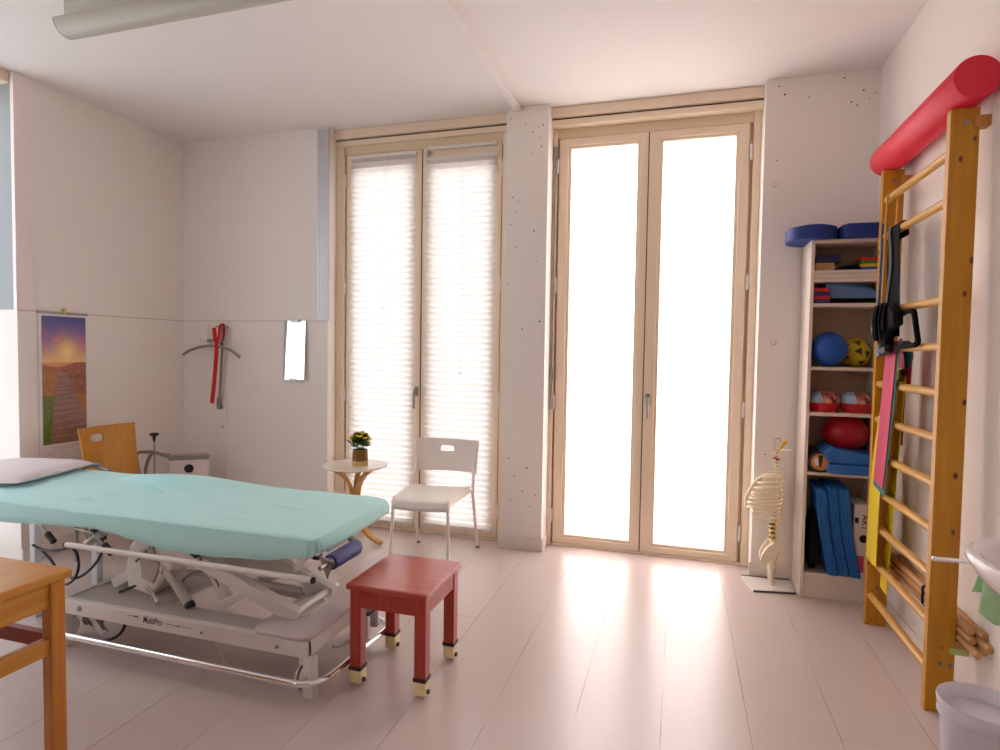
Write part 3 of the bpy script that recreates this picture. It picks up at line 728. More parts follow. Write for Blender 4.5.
b = MB(); b.box((0.132,-0.135,0.322),(0.152,0.135,0.396)); b.build('apron', REDWOOD, st, smooth=0, bevel=0.002)

# ------------------------------------------------------------------ wooden table in the near left corner (only its far right corner is in view)
cx, cy, tz = -1.757, 1.340, 0.668
wt = thing('wooden_table', 'honey-coloured wooden table with stretchers in the near left corner', 'table', (cx-0.35,cy-0.25,0))
def WP(mb, name, mat, **kw):
    o = mb.build(name, mat, None, **kw); place(o, wt.location); o.parent = wt; return o
b = MB(); b.box((cx-0.7,cy-0.5,tz-0.028),(cx,cy,tz)); WP(b, 'tabletop', CHAIRW, smooth=0, bevel=0.006)
for x in (cx-0.028,cx-0.655):
    for y in (cy-0.040,cy-0.455):
        b = MB(); b.box((x-0.020,y-0.022,0),(x+0.020,y+0.022,tz-0.028)); WP(b, 'leg', CHAIRWZ, smooth=0, bevel=0.004)
for y in (cy-0.040,cy-0.455):
    b = MB(); b.box((cx-0.64,y-0.011,tz-0.105),(cx-0.06,y+0.011,tz-0.028)); WP(b, 'apron', CHAIRW, smooth=0, bevel=0.002)
    b = MB(); b.box((cx-0.64,y-0.012,tz-0.235),(cx-0.06,y+0.012,tz-0.19)); WP(b, 'stretcher', wood('shaded_stretcher', rgb(160,62,26), rgb(140,48,20), 'X', 0.35), smooth=0, bevel=0.002)  # shade on the inner side put into the stretcher's darker colour
for x in (cx-0.028,cx-0.655):
    b = MB(); b.box((x-0.011,cy-0.44,tz-0.105),(x+0.011,cy-0.06,tz-0.028)); WP(b, 'apron', CHAIRW, smooth=0, bevel=0.002)
    b = MB(); b.box((x-0.012,cy-0.44,tz-0.245),(x+0.012,cy-0.06,tz-0.195)); WP(b, 'stretcher', CHAIRW, smooth=0, bevel=0.002)

# ------------------------------------------------------------------ round side table and plant
stx, sty, stz = -2.18, 3.71, 0.53
sd = thing('side_table', 'round white side table with bent beech legs beside the white chair', 'side table', (stx,sty,0))
b = MB(); b.lathe([(0.0,stz-0.018),(0.205,stz-0.018),(0.223,stz-0.010),(0.225,stz-0.003),(0.221,stz),(0.0,stz)], (0,0,0), 56); b.build('tabletop', plain('white_lacquer_top', rgb(236,226,216),0.18,vary=0.01), sd)
for a in (-6, 114, 234):
    a = math.radians(a-10); c, s = math.cos(a), math.sin(a)
    prof = [(0.150,stz-0.025),(0.090,stz-0.070),(0.040,stz-0.14),(0.019,stz-0.25),(0.024,0.21),(0.070,0.11),(0.150,0.045),(0.255,0.013)]
    pth = [];
    for i in range(len(prof)-1):
        for k in range(5):
            t = k/5; p0 = prof[max(i-1,0)]; p1 = prof[i]; p2 = prof[i+1]; p3 = prof[min(i+2,len(prof)-1)]
            q = [0.5*((2*p1[j])+(-p0[j]+p2[j])*t+(2*p0[j]-5*p1[j]+4*p2[j]-p3[j])*t*t+(-p0[j]+3*p1[j]-3*p2[j]+p3[j])*t**3) for j in (0,1)]
            pth.append(q)
    pth.append(list(prof[-1]))
    b = MB(); vs = []; fs = []
    for i, (r_, z_) in enumerate(pth):
        q0 = pth[max(i-1,0)]; q1 = pth[min(i+1,len(pth)-1)]; tx, tz_ = q1[0]-q0[0], q1[1]-q0[1]; L = math.hypot(tx,tz_); nx_, nz_ = -tz_/L, tx/L
        for w_, h_ in ((-1,-1),(1,-1),(1,1),(-1,1)):
            rr_ = r_+nx_*h_*0.013; zz_ = max(0.001, z_+nz_*h_*0.013); vs.append((rr_*c-w_*0.019*s, rr_*s+w_*0.019*c, zz_))
        if i:
            o = (i-1)*4
            for k in range(4): fs.append((o+k,o+(k+1)%4,o+4+(k+1)%4,o+4+k))
    fs += [(3,2,1,0),tuple(len(vs)-4+k for k in range(4))]
    b._add(vs,fs); lg = b.build('leg', BEECHZ, sd, bevel=0.003, smooth=40)
b = MB(); b.lathe([(0.0,stz-0.03),(0.15,stz-0.03),(0.15,stz-0.018),(0.0,stz-0.018)],(0,0,0),32); b.build('under_plate', WHITEM, sd)

pt = thing('potted_plant', 'small yellow-flowered plant in a two-tone pot on the round side table', 'plant', (-2.135,3.70,stz))
b = MB(); b.lathe([(0.0,0.0),(0.044,0.0),(0.044,0.028)],(0,0,0),28); b.build('pot_base', plain('beige_clay', rgb(206,170,112),0.6), pt)
b = MB(); b.lathe([(0.0435,0.028),(0.0405,0.088),(0.037,0.088),(0.036,0.075),(0.0,0.075)],(0,0,0),28); b.build('pot', plain('brown_glaze', rgb(128,84,18),0.25,vary=0.1,scale=20), pt)
LEAF = plain('leaf_green', rgb(64,98,32),0.45,vary=0.4,scale=40); FLOW = plain('yellow_petal', rgb(236,200,30),0.5,vary=0.1,scale=60)
b = MB(); f = MB(); s_ = MB(); rnd = random.Random(3)
for i in range(170):
    a = rnd.uniform(0,2*PI); el = rnd.uniform(-0.1,1.45); R = rnd.uniform(0.038,0.070)*(1.0 if el > 0.3 else 0.9)
    c = Vector((math.cos(a)*math.cos(el)*R*0.95, math.sin(a)*math.cos(el)*R*0.95, 0.108+math.sin(el)*R*1.0))
    d = (c-Vector((0,0,0.09))).normalized(); d = (d+Vector((rnd.uniform(-.5,.5),rnd.uniform(-.5,.5),rnd.uniform(-.3,.5)))).normalized()
    s = d.cross(Vector((0,0,1))); s = s.normalized() if s.length > .01 else Vector((1,0,0)); u = s.cross(d)
    L, W = rnd.uniform(0.022,0.036), rnd.uniform(0.008,0.013)
    b._add([c-d*L*0.4, c+s*W, c+u*0.003, c-s*W, c+d*L*0.35+s*W*0.7, c+d*L*0.35-s*W*0.7, c+d*L*0.65], [(0,1,2),(0,2,3),(1,4,6,2),(2,6,5,3)])
for i in range(9):
    a = 2*PI*i/9; s_.tube([(0.01*math.cos(a),0.01*math.sin(a),0.075),(0.03*math.cos(a),0.03*math.sin(a),0.12)],0.002,6)
for i in range(34):
    a = rnd.uniform(0,2*PI); el = rnd.uniform(0.35,1.5); R = 0.066
    c = Vector((math.cos(a)*math.cos(el)*R, math.sin(a)*math.cos(el)*R, 0.114+math.sin(el)*R*1.02))
    for k in range(5):
        aa = 2*PI*k/5; f.ball(c+Vector((0.006*math.cos(aa),0.006*math.sin(aa),rnd.uniform(-.002,.003))),0.0058,6,4,(1,1,0.5))
pt.scale = (1.28,1.28,1.28)
b.build('foliage', LEAF, pt, smooth=0, fixn=False); f.build('flower', FLOW, pt); s_.build('stem', plain('stem_green', rgb(70,96,40),0.5), pt)

# ------------------------------------------------------------------ white chair
wc = thing('white_chair', 'white stacking chair with a slotted backrest in front of the blinds', 'chair', (-1.470,3.418,0), math.radians(5.5))
CW = plain('white_chair_plastic', rgb(242,234,226), 0.35, vary=0.01)
def seat_fn(u, v):
    w = 0.172+0.03*v; x = (2*u-1)*w; y = -0.225+0.41*v
    z = 0.452+0.006*(2*u-1)**2-0.010*math.exp(-((v-0.55)/0.3)**2)*(1-(2*u-1)**2) - 0.022*max(0,(0.12-v)/0.12)**2
    return Vector((x,y,z))
b = MB(); b.grid(seat_fn, 16, 18); b.build('seat', CW, wc, smooth=180, solid=0.012, bevel=0)
b = MB()
pr = [seat_fn(i/16,0) for i in range(17)]+[seat_fn(1,j/18) for j in range(1,19)]
pl = [seat_fn(0,j/18) for j in range(18,-1,-1)]
rim = pl+pr[1:]
vs = []; fs = []
for p in rim: vs += [(p.x,p.y,p.z+0.004),(p.x,p.y,p.z-0.034)]
for i in range(len(rim)-1): fs.append((2*i,2*i+1,2*i+3,2*i+2))
b._add(vs,fs); b.build('seat_rim', CW, wc, smooth=60, solid=0.008, fixn=False)
# backrest: curved slab with a slot, made of strips round the slot
def bk(u, v):
    x = (2*u-1)*(0.225-0.012*(1-v)); y = 0.345+0.012*v-0.028*(2*u-1)**2*1.0; z = 0.525+0.218*v+0.004*(1-(2*u-1)**2)
    return Vector((x,y,z))
b = MB(); us = [i/84 for i in range(85)]; vv = [j/48 for j in range(49)]
vs = [bk(u,v) for v in vv for u in us]; fs = []
for j in range(48):
    for i in range(84):
        uc, vc = (i+.5)/84, (j+.5)/48
        du = max(0, abs(uc-0.5)-0.065)/0.045; dv = (vc-0.685)/0.085
        if du*du+dv*dv*0.9 < 1: continue
        fs.append((j*85+i, j*85+i+1, (j+1)*85+i+1, (j+1)*85+i))
b._add(vs,fs); b.build('backrest', CW, wc, smooth=180, solid=0.010, fixn=False)
for sx in (-1,1):
    b = MB(); b.tube(rounded_path([(sx*0.183,-0.235,0.0),(sx*0.170,-0.205,0.43),(sx*0.17,-0.19,0.435)],0.01),0.0105,12); lg = b.build('leg', CW, wc)
    b = MB(); b.tube(rounded_path([(sx*0.212,0.385,0.0),(sx*0.205,0.255,0.40),(sx*0.204,0.275,0.52),(sx*0.200,0.318,0.60)],0.08),0.0105,12); lg2 = b.build('leg', CW, wc)
    b = MB(); b.cyl((sx*0.212,0.386,0.0),(sx*0.211,0.381,0.014),0.0125,12); b.build('foot_cap', BLACK, lg2)
    b = MB(); b.cyl((sx*0.183,-0.235,0.0),(sx*0.183,-0.234,0.014),0.0125,12); b.build('foot_cap', BLACK, lg)
    b = MB(); b.cyl((sx*0.172,-0.19,0.428),(sx*0.205,0.25,0.428),0.009,10); b.build('side_bar', CW, wc)

# ------------------------------------------------------------------ oak armchair at the left wall
ac = thing('armchair', 'oak-veneer backrest armchair with tubular metal arms against the left wall', 'chair', (-3.325,2.98,0))
def ak(u, v):
    y = 0.20-0.40*u; z = 0.46+0.36*v; x = -0.245-0.05*v+0.035*(2*u-1)**2-0.0; return Vector((x,y*(0.90+0.1*v),z))
b = MB(); NU, NVv = 80, 66; vs = [ak(i/NU,j/NVv) for j in range(NVv+1) for i in range(NU+1)]; fs = []
for j in range(NVv):
    for i in range(NU):
        uc, vc = (i+.5)/NU, (j+.5)/NVv
        du = max(0,abs(uc-0.66)-0.075)/0.05; dv = (vc-0.80)/0.07
        if du*du+dv*dv < 1: continue
        fs.append((j*(NU+1)+i, j*(NU+1)+i+1, (j+1)*(NU+1)+i+1, (j+1)*(NU+1)+i))
b._add(vs,fs); b.build('backrest', OAK, ac, smooth=180, solid=0.012, fixn=False)
b = MB(); b.grid(lambda u,v: Vector((-0.21+0.43*u,(2*v-1)*0.20,0.44+0.01*(2*v-1)**2-0.01*u)),10,10); b.build('seat', OAK, ac, smooth=180, solid=0.012)
for sy in (-1,1):
    y = sy*0.235
    b = MB(); b.tube(rounded_path([(-0.24,y,0.0),(-0.245,y,0.40),(-0.285,y*0.95,0.605),(-0.13,y,0.618),(0.03,y,0.585)],0.05),0.0115,12); b.build('arm_tube', STEEL, ac)
    b = MB(); b.tube(sm0([(-0.125,y,0.615),(-0.165,y,0.585),(-0.20,y,0.50),(-0.20,y,0.42),(-0.16,y,0.2),(-0.10,y,0.0)]),0.0115,12); b.build('frame_tube', STEEL, ac)
    b = MB(); b.box((-0.25,y-0.020,0.612),(-0.05,y+0.020,0.624)) if sy < 0 else b.box((-0.10,y-0.012,0.606),(0.02,y+0.012,0.614)); b.build('arm_pad', plain('blue_grey_pad', rgb(146,160,186),0.35) if sy < 0 else STEEL, ac, bevel=0.006)
    b = MB(); b.cyl((-0.2,y,0.42),(0.17,y,0.42),0.011,10); b.build('seat_bar', STEEL, ac)
b = MB(); b.cyl((-0.262,-0.19,0.60),(-0.25,-0.19,0.60),0.012,12); b.build('bolt', STEEL, ac)

# rod with black T knob leaning in the corner
kr = thing('crank_rod', 'thin metal rod with a black T-shaped knob between the oak armchair and white bin', 'rod', (-3.607,3.36,0))
b = MB(); b.cyl((0,0,0),(0,0,0.69),0.005,10); b.build('rod', STEEL, kr)
b = MB(); b.lathe([(0.007,0.66),(0.010,0.68),(0.012,0.695),(0.030,0.705),(0.032,0.715),(0.02,0.722),(0.0,0.723)],(0,0,0),20); b.build('knob', BLACK, kr)
b = MB(); b.lathe([(0.07,0),(0.07,0.012),(0.02,0.02),(0.0,0.02)],(0,0,0),28); b.build('foot', STEEL, kr)

# white bin with dark round mark and grey lid
wb = thing('lidded_bin', 'white square bin with a black dot and grey lid in the far left corner', 'bin', (-3.525,3.60,0), math.radians(38))
b = MB(); b.prism(rrect(-0.13,-0.055,0.13,0.055,0.012,4),0.0,0.50,'XY'); bb = b.build('body', plain('rose_white_plastic', rgb(232,218,216),0.4), wb, smooth=40)
b = MB(); b.cyl((0.0,-0.059,0.435),(0.0,-0.054,0.435),0.032,28); b.build('dot', BLACK, wb)
b = MB(); b.prism(rrect(-0.135,-0.06,0.135,0.06,0.014,4),0.50,0.517,'XY'); b.prism(rrect(-0.125,-0.05,0.125,0.05,0.02,4),0.517,0.53,'XY'); b.build('lid', plain('grey_lid', rgb(150,142,140),0.45), wb, smooth=40, bevel=0.004)

# ------------------------------------------------------------------ wall calendar
cal = thing('wall_calendar', 'tall picture calendar with a sunset boardwalk photo on the left wall', 'calendar', (XL+0.004,2.892,1.55))
def pic(u, v):
    """u: 0 far-left of the sheet .. 1, v: 0 top .. 1 bottom; the printed sunset over dunes"""
    n = noise.noise; sun = math.hypot((u-0.56)*0.42, (v-0.275))
    if v < 0.36:
        t = v/0.36
        top = Vector((66,70,142)); mid = Vector((150,104,168)); low = Vector((250,196,140))
        c = top.lerp(mid, min(1,t/0.5)) if t < 0.5 else mid.lerp(low, (t-0.5)/0.5)
        cl = n(Vector((u*3.2,v*14,2.0)))+0.5*n(Vector((u*7,v*30,5.0)))
        c = c.lerp(Vector((226,104,136)), max(0,min(1,(cl+0.1)*1.1))*max(0,1-abs(t-0.55)/0.35))
        c = c.lerp(Vector((255,246,196)), math.exp(-(sun/0.07)**2)); c = c.lerp(Vector((255,196,96)), 0.6*math.exp(-(sun/0.14)**2))
        if abs(u-0.56) < 0.05 and v > 0.275: c = c.lerp(Vector((255,220,170)), 0.5)
        return c
    hor = 0.375+0.02*math.sin(u*5)
    if v < hor: return Vector((226,150,110))
    t = (v-0.36)/0.64
    ctr = 0.40+0.10*t+0.22*max(0,0.25-t)*-0.2; half = 0.05+0.62*t**1.25*0.62
    l = u-(0.40-0.24*t**0.8); r = (0.45+0.72*t**0.95)-u
    if v > 0.44 and l > 0 and r > 0:
        pl = (math.log(t+0.08)*9+u*0.35) % 1.0
        c = Vector((160,118,104)).lerp(Vector((132,92,80)), 0.5+0.5*n(Vector((u*4,v*60,1))))
        if pl < 0.12: c = c.lerp(Vector((206,170,156)),0.45)
        return c
    g = n(Vector((u*14,v*22,3)))*0.5+0.5
    left = u < 0.42-0.1*t
    c = Vector((150,98,52)).lerp(Vector((196,120,70)), g) if not left or v < 0.62 else Vector((70,84,24)).lerp(Vector((150,150,50)), g)
    if not left and v < 0.62: c = Vector((110,62,52)).lerp(Vector((190,120,70)), g)
    if left and v > 0.6: c = c.lerp(Vector((84,112,36)), min(1,(v-0.6)*3)*0.6)
    if v < 0.43: c = c.lerp(Vector((170,96,76)), 0.6)
    return c
PW, PH = 0.322, 1.12
b = MB(); b.box((0,-PW/2,-PH),(0.003,PW/2,0)); b.build('sheet', plain('paper_white', rgb(236,226,226),0.6,vary=0.01), cal, smooth=0)
nu, nv = 70, 190; pz1, pz0 = -0.022, -0.845; py0, py1 = -PW/2+0.02, PW/2-0.012
b = MB(); b.grid(lambda u,v: Vector((0.0036, py0+(py1-py0)*u, pz1+(pz0-pz1)*v)), nu, nv)
pm = bpy.data.materials.new('printed_picture'); pm.use_nodes = True; k = NT(pm); at = k.add('ShaderNodeVertexColor', layer_name='print'); k.link(at.outputs['Color'], k.n['Principled BSDF'].inputs['Base Color']); k.n['Principled BSDF'].inputs['Roughness'].default_value = 0.35
po = b.build('picture', pm, cal, smooth=0)
ca = po.data.color_attributes.new('print', 'FLOAT_COLOR', 'POINT')
for j in range(nv+1):
    for i in range(nu+1):
        c = pic(i/nu, j/nv); ca.data[j*(nu+1)+i].color = (*rgb(*c), 1)
b = MB()
for row in range(2): b.box((0.003,-0.09+row*0.0,-0.868-row*0.012),(0.0036,0.10-row*0.02,-0.865-row*0.012))
for cidx in range(3):
    for row in range(7): b.box((0.003,-0.12+cidx*0.085,-0.90-row*0.016),(0.0036,-0.06+cidx*0.085,-0.8975-row*0.016))
b.build('date_lines', plain('grey_print', rgb(188,172,170),0.6), cal, smooth=0)
b = MB(); b.box((0,-PW/2-0.004,-0.008),(0.008,PW/2+0.004,0.008)); b.build('top_bar', STEEL, cal, smooth=0, bevel=0.002)
b = MB(); b.cyl((0.0,0.0,0.022),(0.02,0.0,0.022),0.010,12); b.bar((0.012,0,0.02),(0.012,0,-0.006),0.016,0.008); b.build('pin', plain('yellow_pin', rgb(206,186,90),0.4), cal)

# ------------------------------------------------------------------ hook rail, hanger, red strap, switch box, mirror
def px_on_back(*a): pass
hrz = thing('hook_rail', 'slim vertical metal hook rail on the wall beside the white switch box', 'hook', (-3.452,D,1.50))
b = MB(); b.tube([(0.012,-0.035,0.0),(0.004,-0.033,-0.20),(-0.028,-0.028,-0.565)],0.0085,12); b.build('rod', STEEL, hrz)
b = MB(); b.cyl((-0.03,-0.028,-0.555),(-0.034,-0.026,-0.645),0.017,14); b.cyl((-0.03,-0.028,-0.61),(-0.031,-0.0,-0.612),0.008,10); b.build('end_sleeve', STEEL, hrz)
b = MB(); b.cyl((-0.03,-0.06,0.006),(0.05,-0.06,0.006),0.006,10); b.tube(rounded_path([(0.05,-0.06,0.006),(0.05,-0.02,0.004),(0.03,0.0,0.0)],0.02),0.006,10); b.build('top_hook', STEEL, hrz)
b = MB(); b.cyl((-0.115,-0.05,-0.105),(-0.03,-0.05,-0.10),0.012,14); b.tube(rounded_path([(-0.03,-0.05,-0.10),(-0.01,-0.05,-0.11),(0.0,-0.03,-0.14)],0.02),0.008,10); b.build('side_hook', STEEL, hrz)
# hanger
hg = thing('coat_hanger', 'curved grey metal coat hanger hanging on the hook rail', 'hanger', (-3.512,D-0.075,1.345))
b = MB(); b.tube(bez((-0.275,0,-0.065),(-0.15,0,0.02),(0.12,0,0.05),(0.265,0,-0.075),18),0.011,12); b.build('arm', STEEL, hg)
b = MB(); b.tube(rounded_path([(0.0,0,0.0),(0.0,0.0,0.05),(0.03,0.01,0.08),(0.02,0.02,0.105)],0.02),0.004,8); b.build('hook', STEEL, hg)
# red strap: forked at the top, hanging down
RED = plain('red_webbing', rgb(198,12,24),0.7,vary=0.06,scale=50)
b = MB()
def ribbon(mb, path, w, axis=(1,0,0), th=0.002):
    P_ = [Vector(p) for p in path]; A = Vector(axis); vs = []; fs = []
    for i, p in enumerate(P_):
        ww = w[i] if isinstance(w, (list,tuple)) else w
        t = (P_[min(i+1,len(P_)-1)]-P_[max(i-1,0)]).normalized(); s = (A-t*A.dot(t)).normalized(); nn = t.cross(s)*th
        vs += [p-s*ww/2-nn, p+s*ww/2-nn, p+s*ww/2+nn, p-s*ww/2+nn]
        if i:
            o = (i-1)*4
            for k_ in range(4): fs.append((o+k_, o+(k_+1)%4, o+4+(k_+1)%4, o+4+k_))
    fs += [(3,2,1,0), tuple(len(vs)-4+k_ for k_ in range(4))]
    mb._add(vs,fs)
def sm(pts, n=6):
    out = []
    for i in range(len(pts)-1):
        p0 = Vector(pts[max(i-1,0)]); p1 = Vector(pts[i]); p2 = Vector(pts[i+1]); p3 = Vector(pts[min(i+2,len(pts)-1)])
        for k_ in range(n):
            t = k_/n; out.append(0.5*((2*p1)+(p2-p0)*t+(2*p0-5*p1+4*p2-p3)*t*t+(3*p1-p0-3*p2+p3)*t**3))
    out.append(Vector(pts[-1])); return out
yb = D-0.088
ribbon(b, sm([(-3.474,yb,1.495),(-3.464,yb,1.42),(-3.450,yb,1.36),(-3.460,yb,1.2),(-3.477,yb,1.05),(-3.497,yb,0.905)]), [0.034]*3+[0.036]*28)
ribbon(b, sm([(-3.462,yb+0.004,1.37),(-3.432,yb+0.004,1.42),(-3.422,yb+0.004,1.50),(-3.420,yb+0.03,1.528),(-3.427,yb+0.05,1.50),(-3.442,yb+0.055,1.40)]), 0.026)
rs = b.build('red_strap', RED, smooth=60); tag(rs, 'red webbing strap hanging from the hook rail', 'strap')
sb = thing('switch_box', 'small white wall box left of the red strap', 'switch', (-3.625,D,1.46))
b = MB(); b.box((-0.042,-0.03,-0.062),(0.042,0,0.062)); b.build('cover', plain('switch_white', rgb(240,230,228),0.35), sb, bevel=0.006)
b = MB(); b.box((-0.03,-0.034,-0.05),(0.03,-0.03,0.05)); b.build('rocker', plain('switch_white_rocker', rgb(244,236,234),0.3), sb, bevel=0.004)
mr = thing('wall_mirror', 'narrow frameless mirror held by metal clips beside the blind door', 'mirror', (-2.785,D-0.02,1.33))
b = MB()
ctr = [(-0.085,-0.222),(0.085,-0.222),(0.088,0.222),(-0.072,0.222)]
b.prism(ctr,-0.006,0.0,'XZ'); mo = b.build('glass', base_mat('mirror_silver',(0.93,0.96,0.96),0.02,1.0), mr, smooth=0)
mo.rotation_euler = (math.radians(-2), 0, 0.0)
b = MB(); b.prism([(-0.105,-0.21),(-0.085,-0.222),(-0.072,0.222),(-0.095,0.225)],-0.004,0.02,'XZ'); b.build('side_edge', plain('glass_edge_grey', rgb(170,164,160),0.3), mr, smooth=0)
for z, x in ((0.222,0.0),(-0.222,-0.01)):
    b = MB(); b.box((x-0.036,-0.014,z-0.012),(x+0.036,0.02,z+0.012)); b.build('clip', ALU, mr, bevel=0.003)

# ------------------------------------------------------------------ bookcase
SX0, SX1, SY0, SY1, SH = 0.674, 1.043, 3.62, D-0.013, 1.98
bc = thing('bookcase', 'tall narrow white open bookcase in the far right corner', 'bookcase', (0.86,3.75,0))
def BP(mb, name, mat, **kw):
    o = mb.build(name, mat, None, **kw); place(o, bc.location); o.parent = bc; return o
for x0 in (SX0, SX1-0.018):
    b = MB(); b.box((x0,SY0,0),(x0+0.018,SY1,SH)); BP(b, 'side_panel', SHELFM, smooth=0, bevel=0.0015)
b = MB(); b.box((SX0+0.018,SY0+0.001,SH-0.018),(SX1-0.018,SY1,SH)); BP(b, 'top_panel', SHELFM, smooth=0, bevel=0.0015)
SZ = [1.778+0.018, 1.617, 1.270, 1.020, 0.690, 0.126]
for z in SZ:
    b = MB(); b.box((SX0+0.018,SY0+0.004,z),(SX1-0.018,SY1-0.006,z+0.019)); BP(b, 'shelf', SHELFM, smooth=0, bevel=0.0015)
b = MB(); b.box((SX0+0.018,SY1-0.006,0.0),(SX1-0.018,SY1,SH-0.018)); BP(b, 'back_panel', SHELFB, smooth=0)
b = MB(); b.box((SX0+0.018,SY0+0.012,0.0),(SX1-0.018,SY0+0.03,0.126)); BP(b, 'plinth', SHELFM, smooth=0, bevel=0.0015)
def top(i): return SZ[i]+0.019
xA, xB = SX0+0.02, SX1-0.02
# boards lying under the top compartment's shelf line
b = MB(); b.box((xA,SY0+0.006,SZ[0]-0.045),(xB,SY1-0.01,SZ[0]-0.026)); o = b.build('loose_board', SHELFM, smooth=0, bevel=0.0015)
b = MB(); b.box((xA,SY0+0.006,SZ[0]-0.0245),(xB,SY1-0.01,SZ[0]-0.001)); BP(b, 'shelf_batten', SHELFM, smooth=0, bevel=0.0015)
o.name = 'shelf'; place(o, bc.location); o.parent = bc
# two balance pads on top
def pad(name, x0, x1, y0, y1, label, r):
    t = thing(name, label, 'balance pad', ((x0+x1)/2,(y0+y1)/2,SH+0.0005), 0, 'blue balance pads on the bookcase')
    pts = [(x-(x0+x1)/2, y-(y0+y1)/2) for x, y in rrect(x0,y0,x1,y1,r,10)]
    b = MB(); b.prism(pts,0,0.072,'XY'); b.build('foam_body', BLUEPAD, t, smooth=40, bevel=0.006)
    b = MB()
    for i in range(26):
        x = (x0-x1)/2+0.03+(x1-x0-0.06)*i/25
        half = (y1-y0)/2-0.012-(max(0,abs(x)-((x1-x0)/2-r))**2)*1.2/max(r,1e-3)
        b.bar((x,-half,0.0735),(x,half,0.0735),0.006,0.006)
    b.build('ribbing', BLUEPAD, t, smooth=0)
pad('balance_pad', 0.560,0.806,3.56,3.86,'blue ribbed balance pad overhanging the left side of the bookcase top',0.115)
pad('balance_pad', 0.812,1.04,3.58,3.86,'blue ribbed balance pad on the bookcase top, next to the wall bars',0.035)
# top compartment
z = top(0)
b = MB(); b.box((0.705,3.66,z),(0.80,3.80,z+0.045)); o = b.build('wooden_block', plain('pale_wood_block', rgb(196,160,110),0.5), bevel=0.003); tag(o,'pale wooden block under the navy case in the bookcase top compartment','block')
b = MB(); b.prism([(-0.07,0.0),(0.062,0.0),(0.068,0.045),(-0.055,0.038)],-0.07,0.07,'XZ'); o = b.build('navy_case', plain('navy_case', rgb(30,36,82),0.5), bevel=0.004); o.location = (0.765,3.73,z+0.046); tag(o,'navy blue case lying on the pale wooden block','case')
b = MB(); b.grid(lambda u,v: Vector((0.10*(2*u-1),0.07*(2*v-1),0.002+0.03*max(0,1-(2*u-1)**2)*max(0,1-(2*v-1)**2))),14,10); o = b.build('black_pouch', BLACKF, smooth=180, solid=0.004); o.location = (0.888,3.71,z+0.001); tag(o,'flat black pouch in the middle of the bookcase top compartment','pouch')
for i, (cname, c) in enumerate((('blue',(26,84,170)),('yellow',(230,186,30)),('green',(34,120,54)),('red',(206,30,36)))):
    b = MB(); b.prism(rrect(-0.045,-0.06,0.045,0.06,0.012,4),0,0.0165,'XY'); o = b.build('exercise_band', plain('band_'+cname, rgb(*c),0.5), bevel=0.003, smooth=40)
    o.location = (0.968-0.001*i,3.70,z+0.0168*i); tag(o, cname+' folded exercise band in the small stack in the bookcase top compartment','band','folded exercise bands')
# second compartment
z = top(1)
for i, (cname, c) in enumerate((('purple',(70,56,130)),('red',(196,36,40)),('violet',(62,52,120)),('scarlet',(206,40,44)))):
    b = MB(); b.prism(rrect(-0.042-0.004*(i%2),-0.07,0.04,0.07,0.01,4),0,0.021,'XY'); o = b.build('folded_band', plain('fold_'+cname, rgb(*c),0.6), bevel=0.004, smooth=40)
    o.location = (0.742-0.006*(i//2),3.71,z+0.0214*i); tag(o, cname+' folded cloth band, '+('lowest','second from bottom','third from bottom','topmost')[i]+' in the left stack of the second compartment','band','folded cloth bands')
b = MB(); b.prism(rrect(0.775,3.65,1.02,3.84,0.02),z,z+0.028,'XY'); o = b.build('black_mat', BLACKF, bevel=0.004); tag(o,'black folded mat under the pale blue mat','mat')
b = MB()
def lm(u, v):
    x = 0.76+0.26*u; y = 3.66+0.17*v; return Vector((x,y,z+0.030))
def lmt(u, v):
    x = 0.76+0.26*u; h = 0.100-0.055*u*u+0.02*math.sin(PI*v)*(1-u); return Vector((x,3.66+0.17*v,z+0.030+h*(1-abs(2*v-1)**8*0.3)))
b.grid(lm,12,8); b.grid(lmt,12,8)
for a_ in (0,1): b.grid(lambda u,v,a_=a_: lm(u,a_).lerp(lmt(u,a_),v),12,2); b.grid(lambda u,v,a_=a_: lm(a_,u).lerp(lmt(a_,u),v),8,2)
o = b.build('blue_mat', plain('pale_blue_foam', rgb(96,128,176),0.6), smooth=50); tag(o,'pale blue folded mat in the second compartment of the bookcase','mat')
# third compartment: balls
z = top(2)
b = MB(); b.ball((0.791,3.70,z+0.0965),0.096,32,20); o = b.build('blue_ball', plain('blue_ball_rubber', rgb(20,84,178),0.35,vary=0.03)); tag(o,'smooth blue ball on the third shelf of the bookcase','ball')
yb_ = thing('yellow_ball','yellow ball with dark triangular marks beside the blue ball','ball',(0.943,3.782,z))
b = MB(); b.ball((0,0,0.0815),0.081,32,20); b.build('shell', plain('yellow_ball_rubber', rgb(206,176,26),0.4), yb_)
b = MB()
for th, ph, ro in ((-1.62,0.75,0.2),(-1.55,0.1,2.0),(-0.95,-0.05,0.7),(-2.4,-0.3,1.5),(-1.2,-0.75,0.3),(-0.6,0.6,1.1),(-2.5,0.5,0.6)):
    d = Vector((math.cos(th)*math.cos(ph),math.sin(th)*math.cos(ph),math.sin(ph))); s = d.cross(Vector((0,0,1))).normalized(); u = s.cross(d)
    cs = [d*0.081+(s*math.cos(ro+2*PI*i/3)+u*math.sin(ro+2*PI*i/3))*0.026 for i in range(3)]; n_ = 5; ix = {}; vs = []; fs = []
    for i in range(n_+1):
        for j in range(n_+1-i):
            p = (cs[0]*i+cs[1]*j+cs[2]*(n_-i-j))/n_; ix[i,j] = len(vs); vs.append(Vector((0,0,0.0815))+p.normalized()*0.0814)
    for i in range(n_):
        for j in range(n_-i):
            fs.append((ix[i,j],ix[i+1,j],ix[i,j+1]))
            if i+j < n_-1: fs.append((ix[i+1,j],ix[i+1,j+1],ix[i,j+1]))
    b._add(vs, fs)
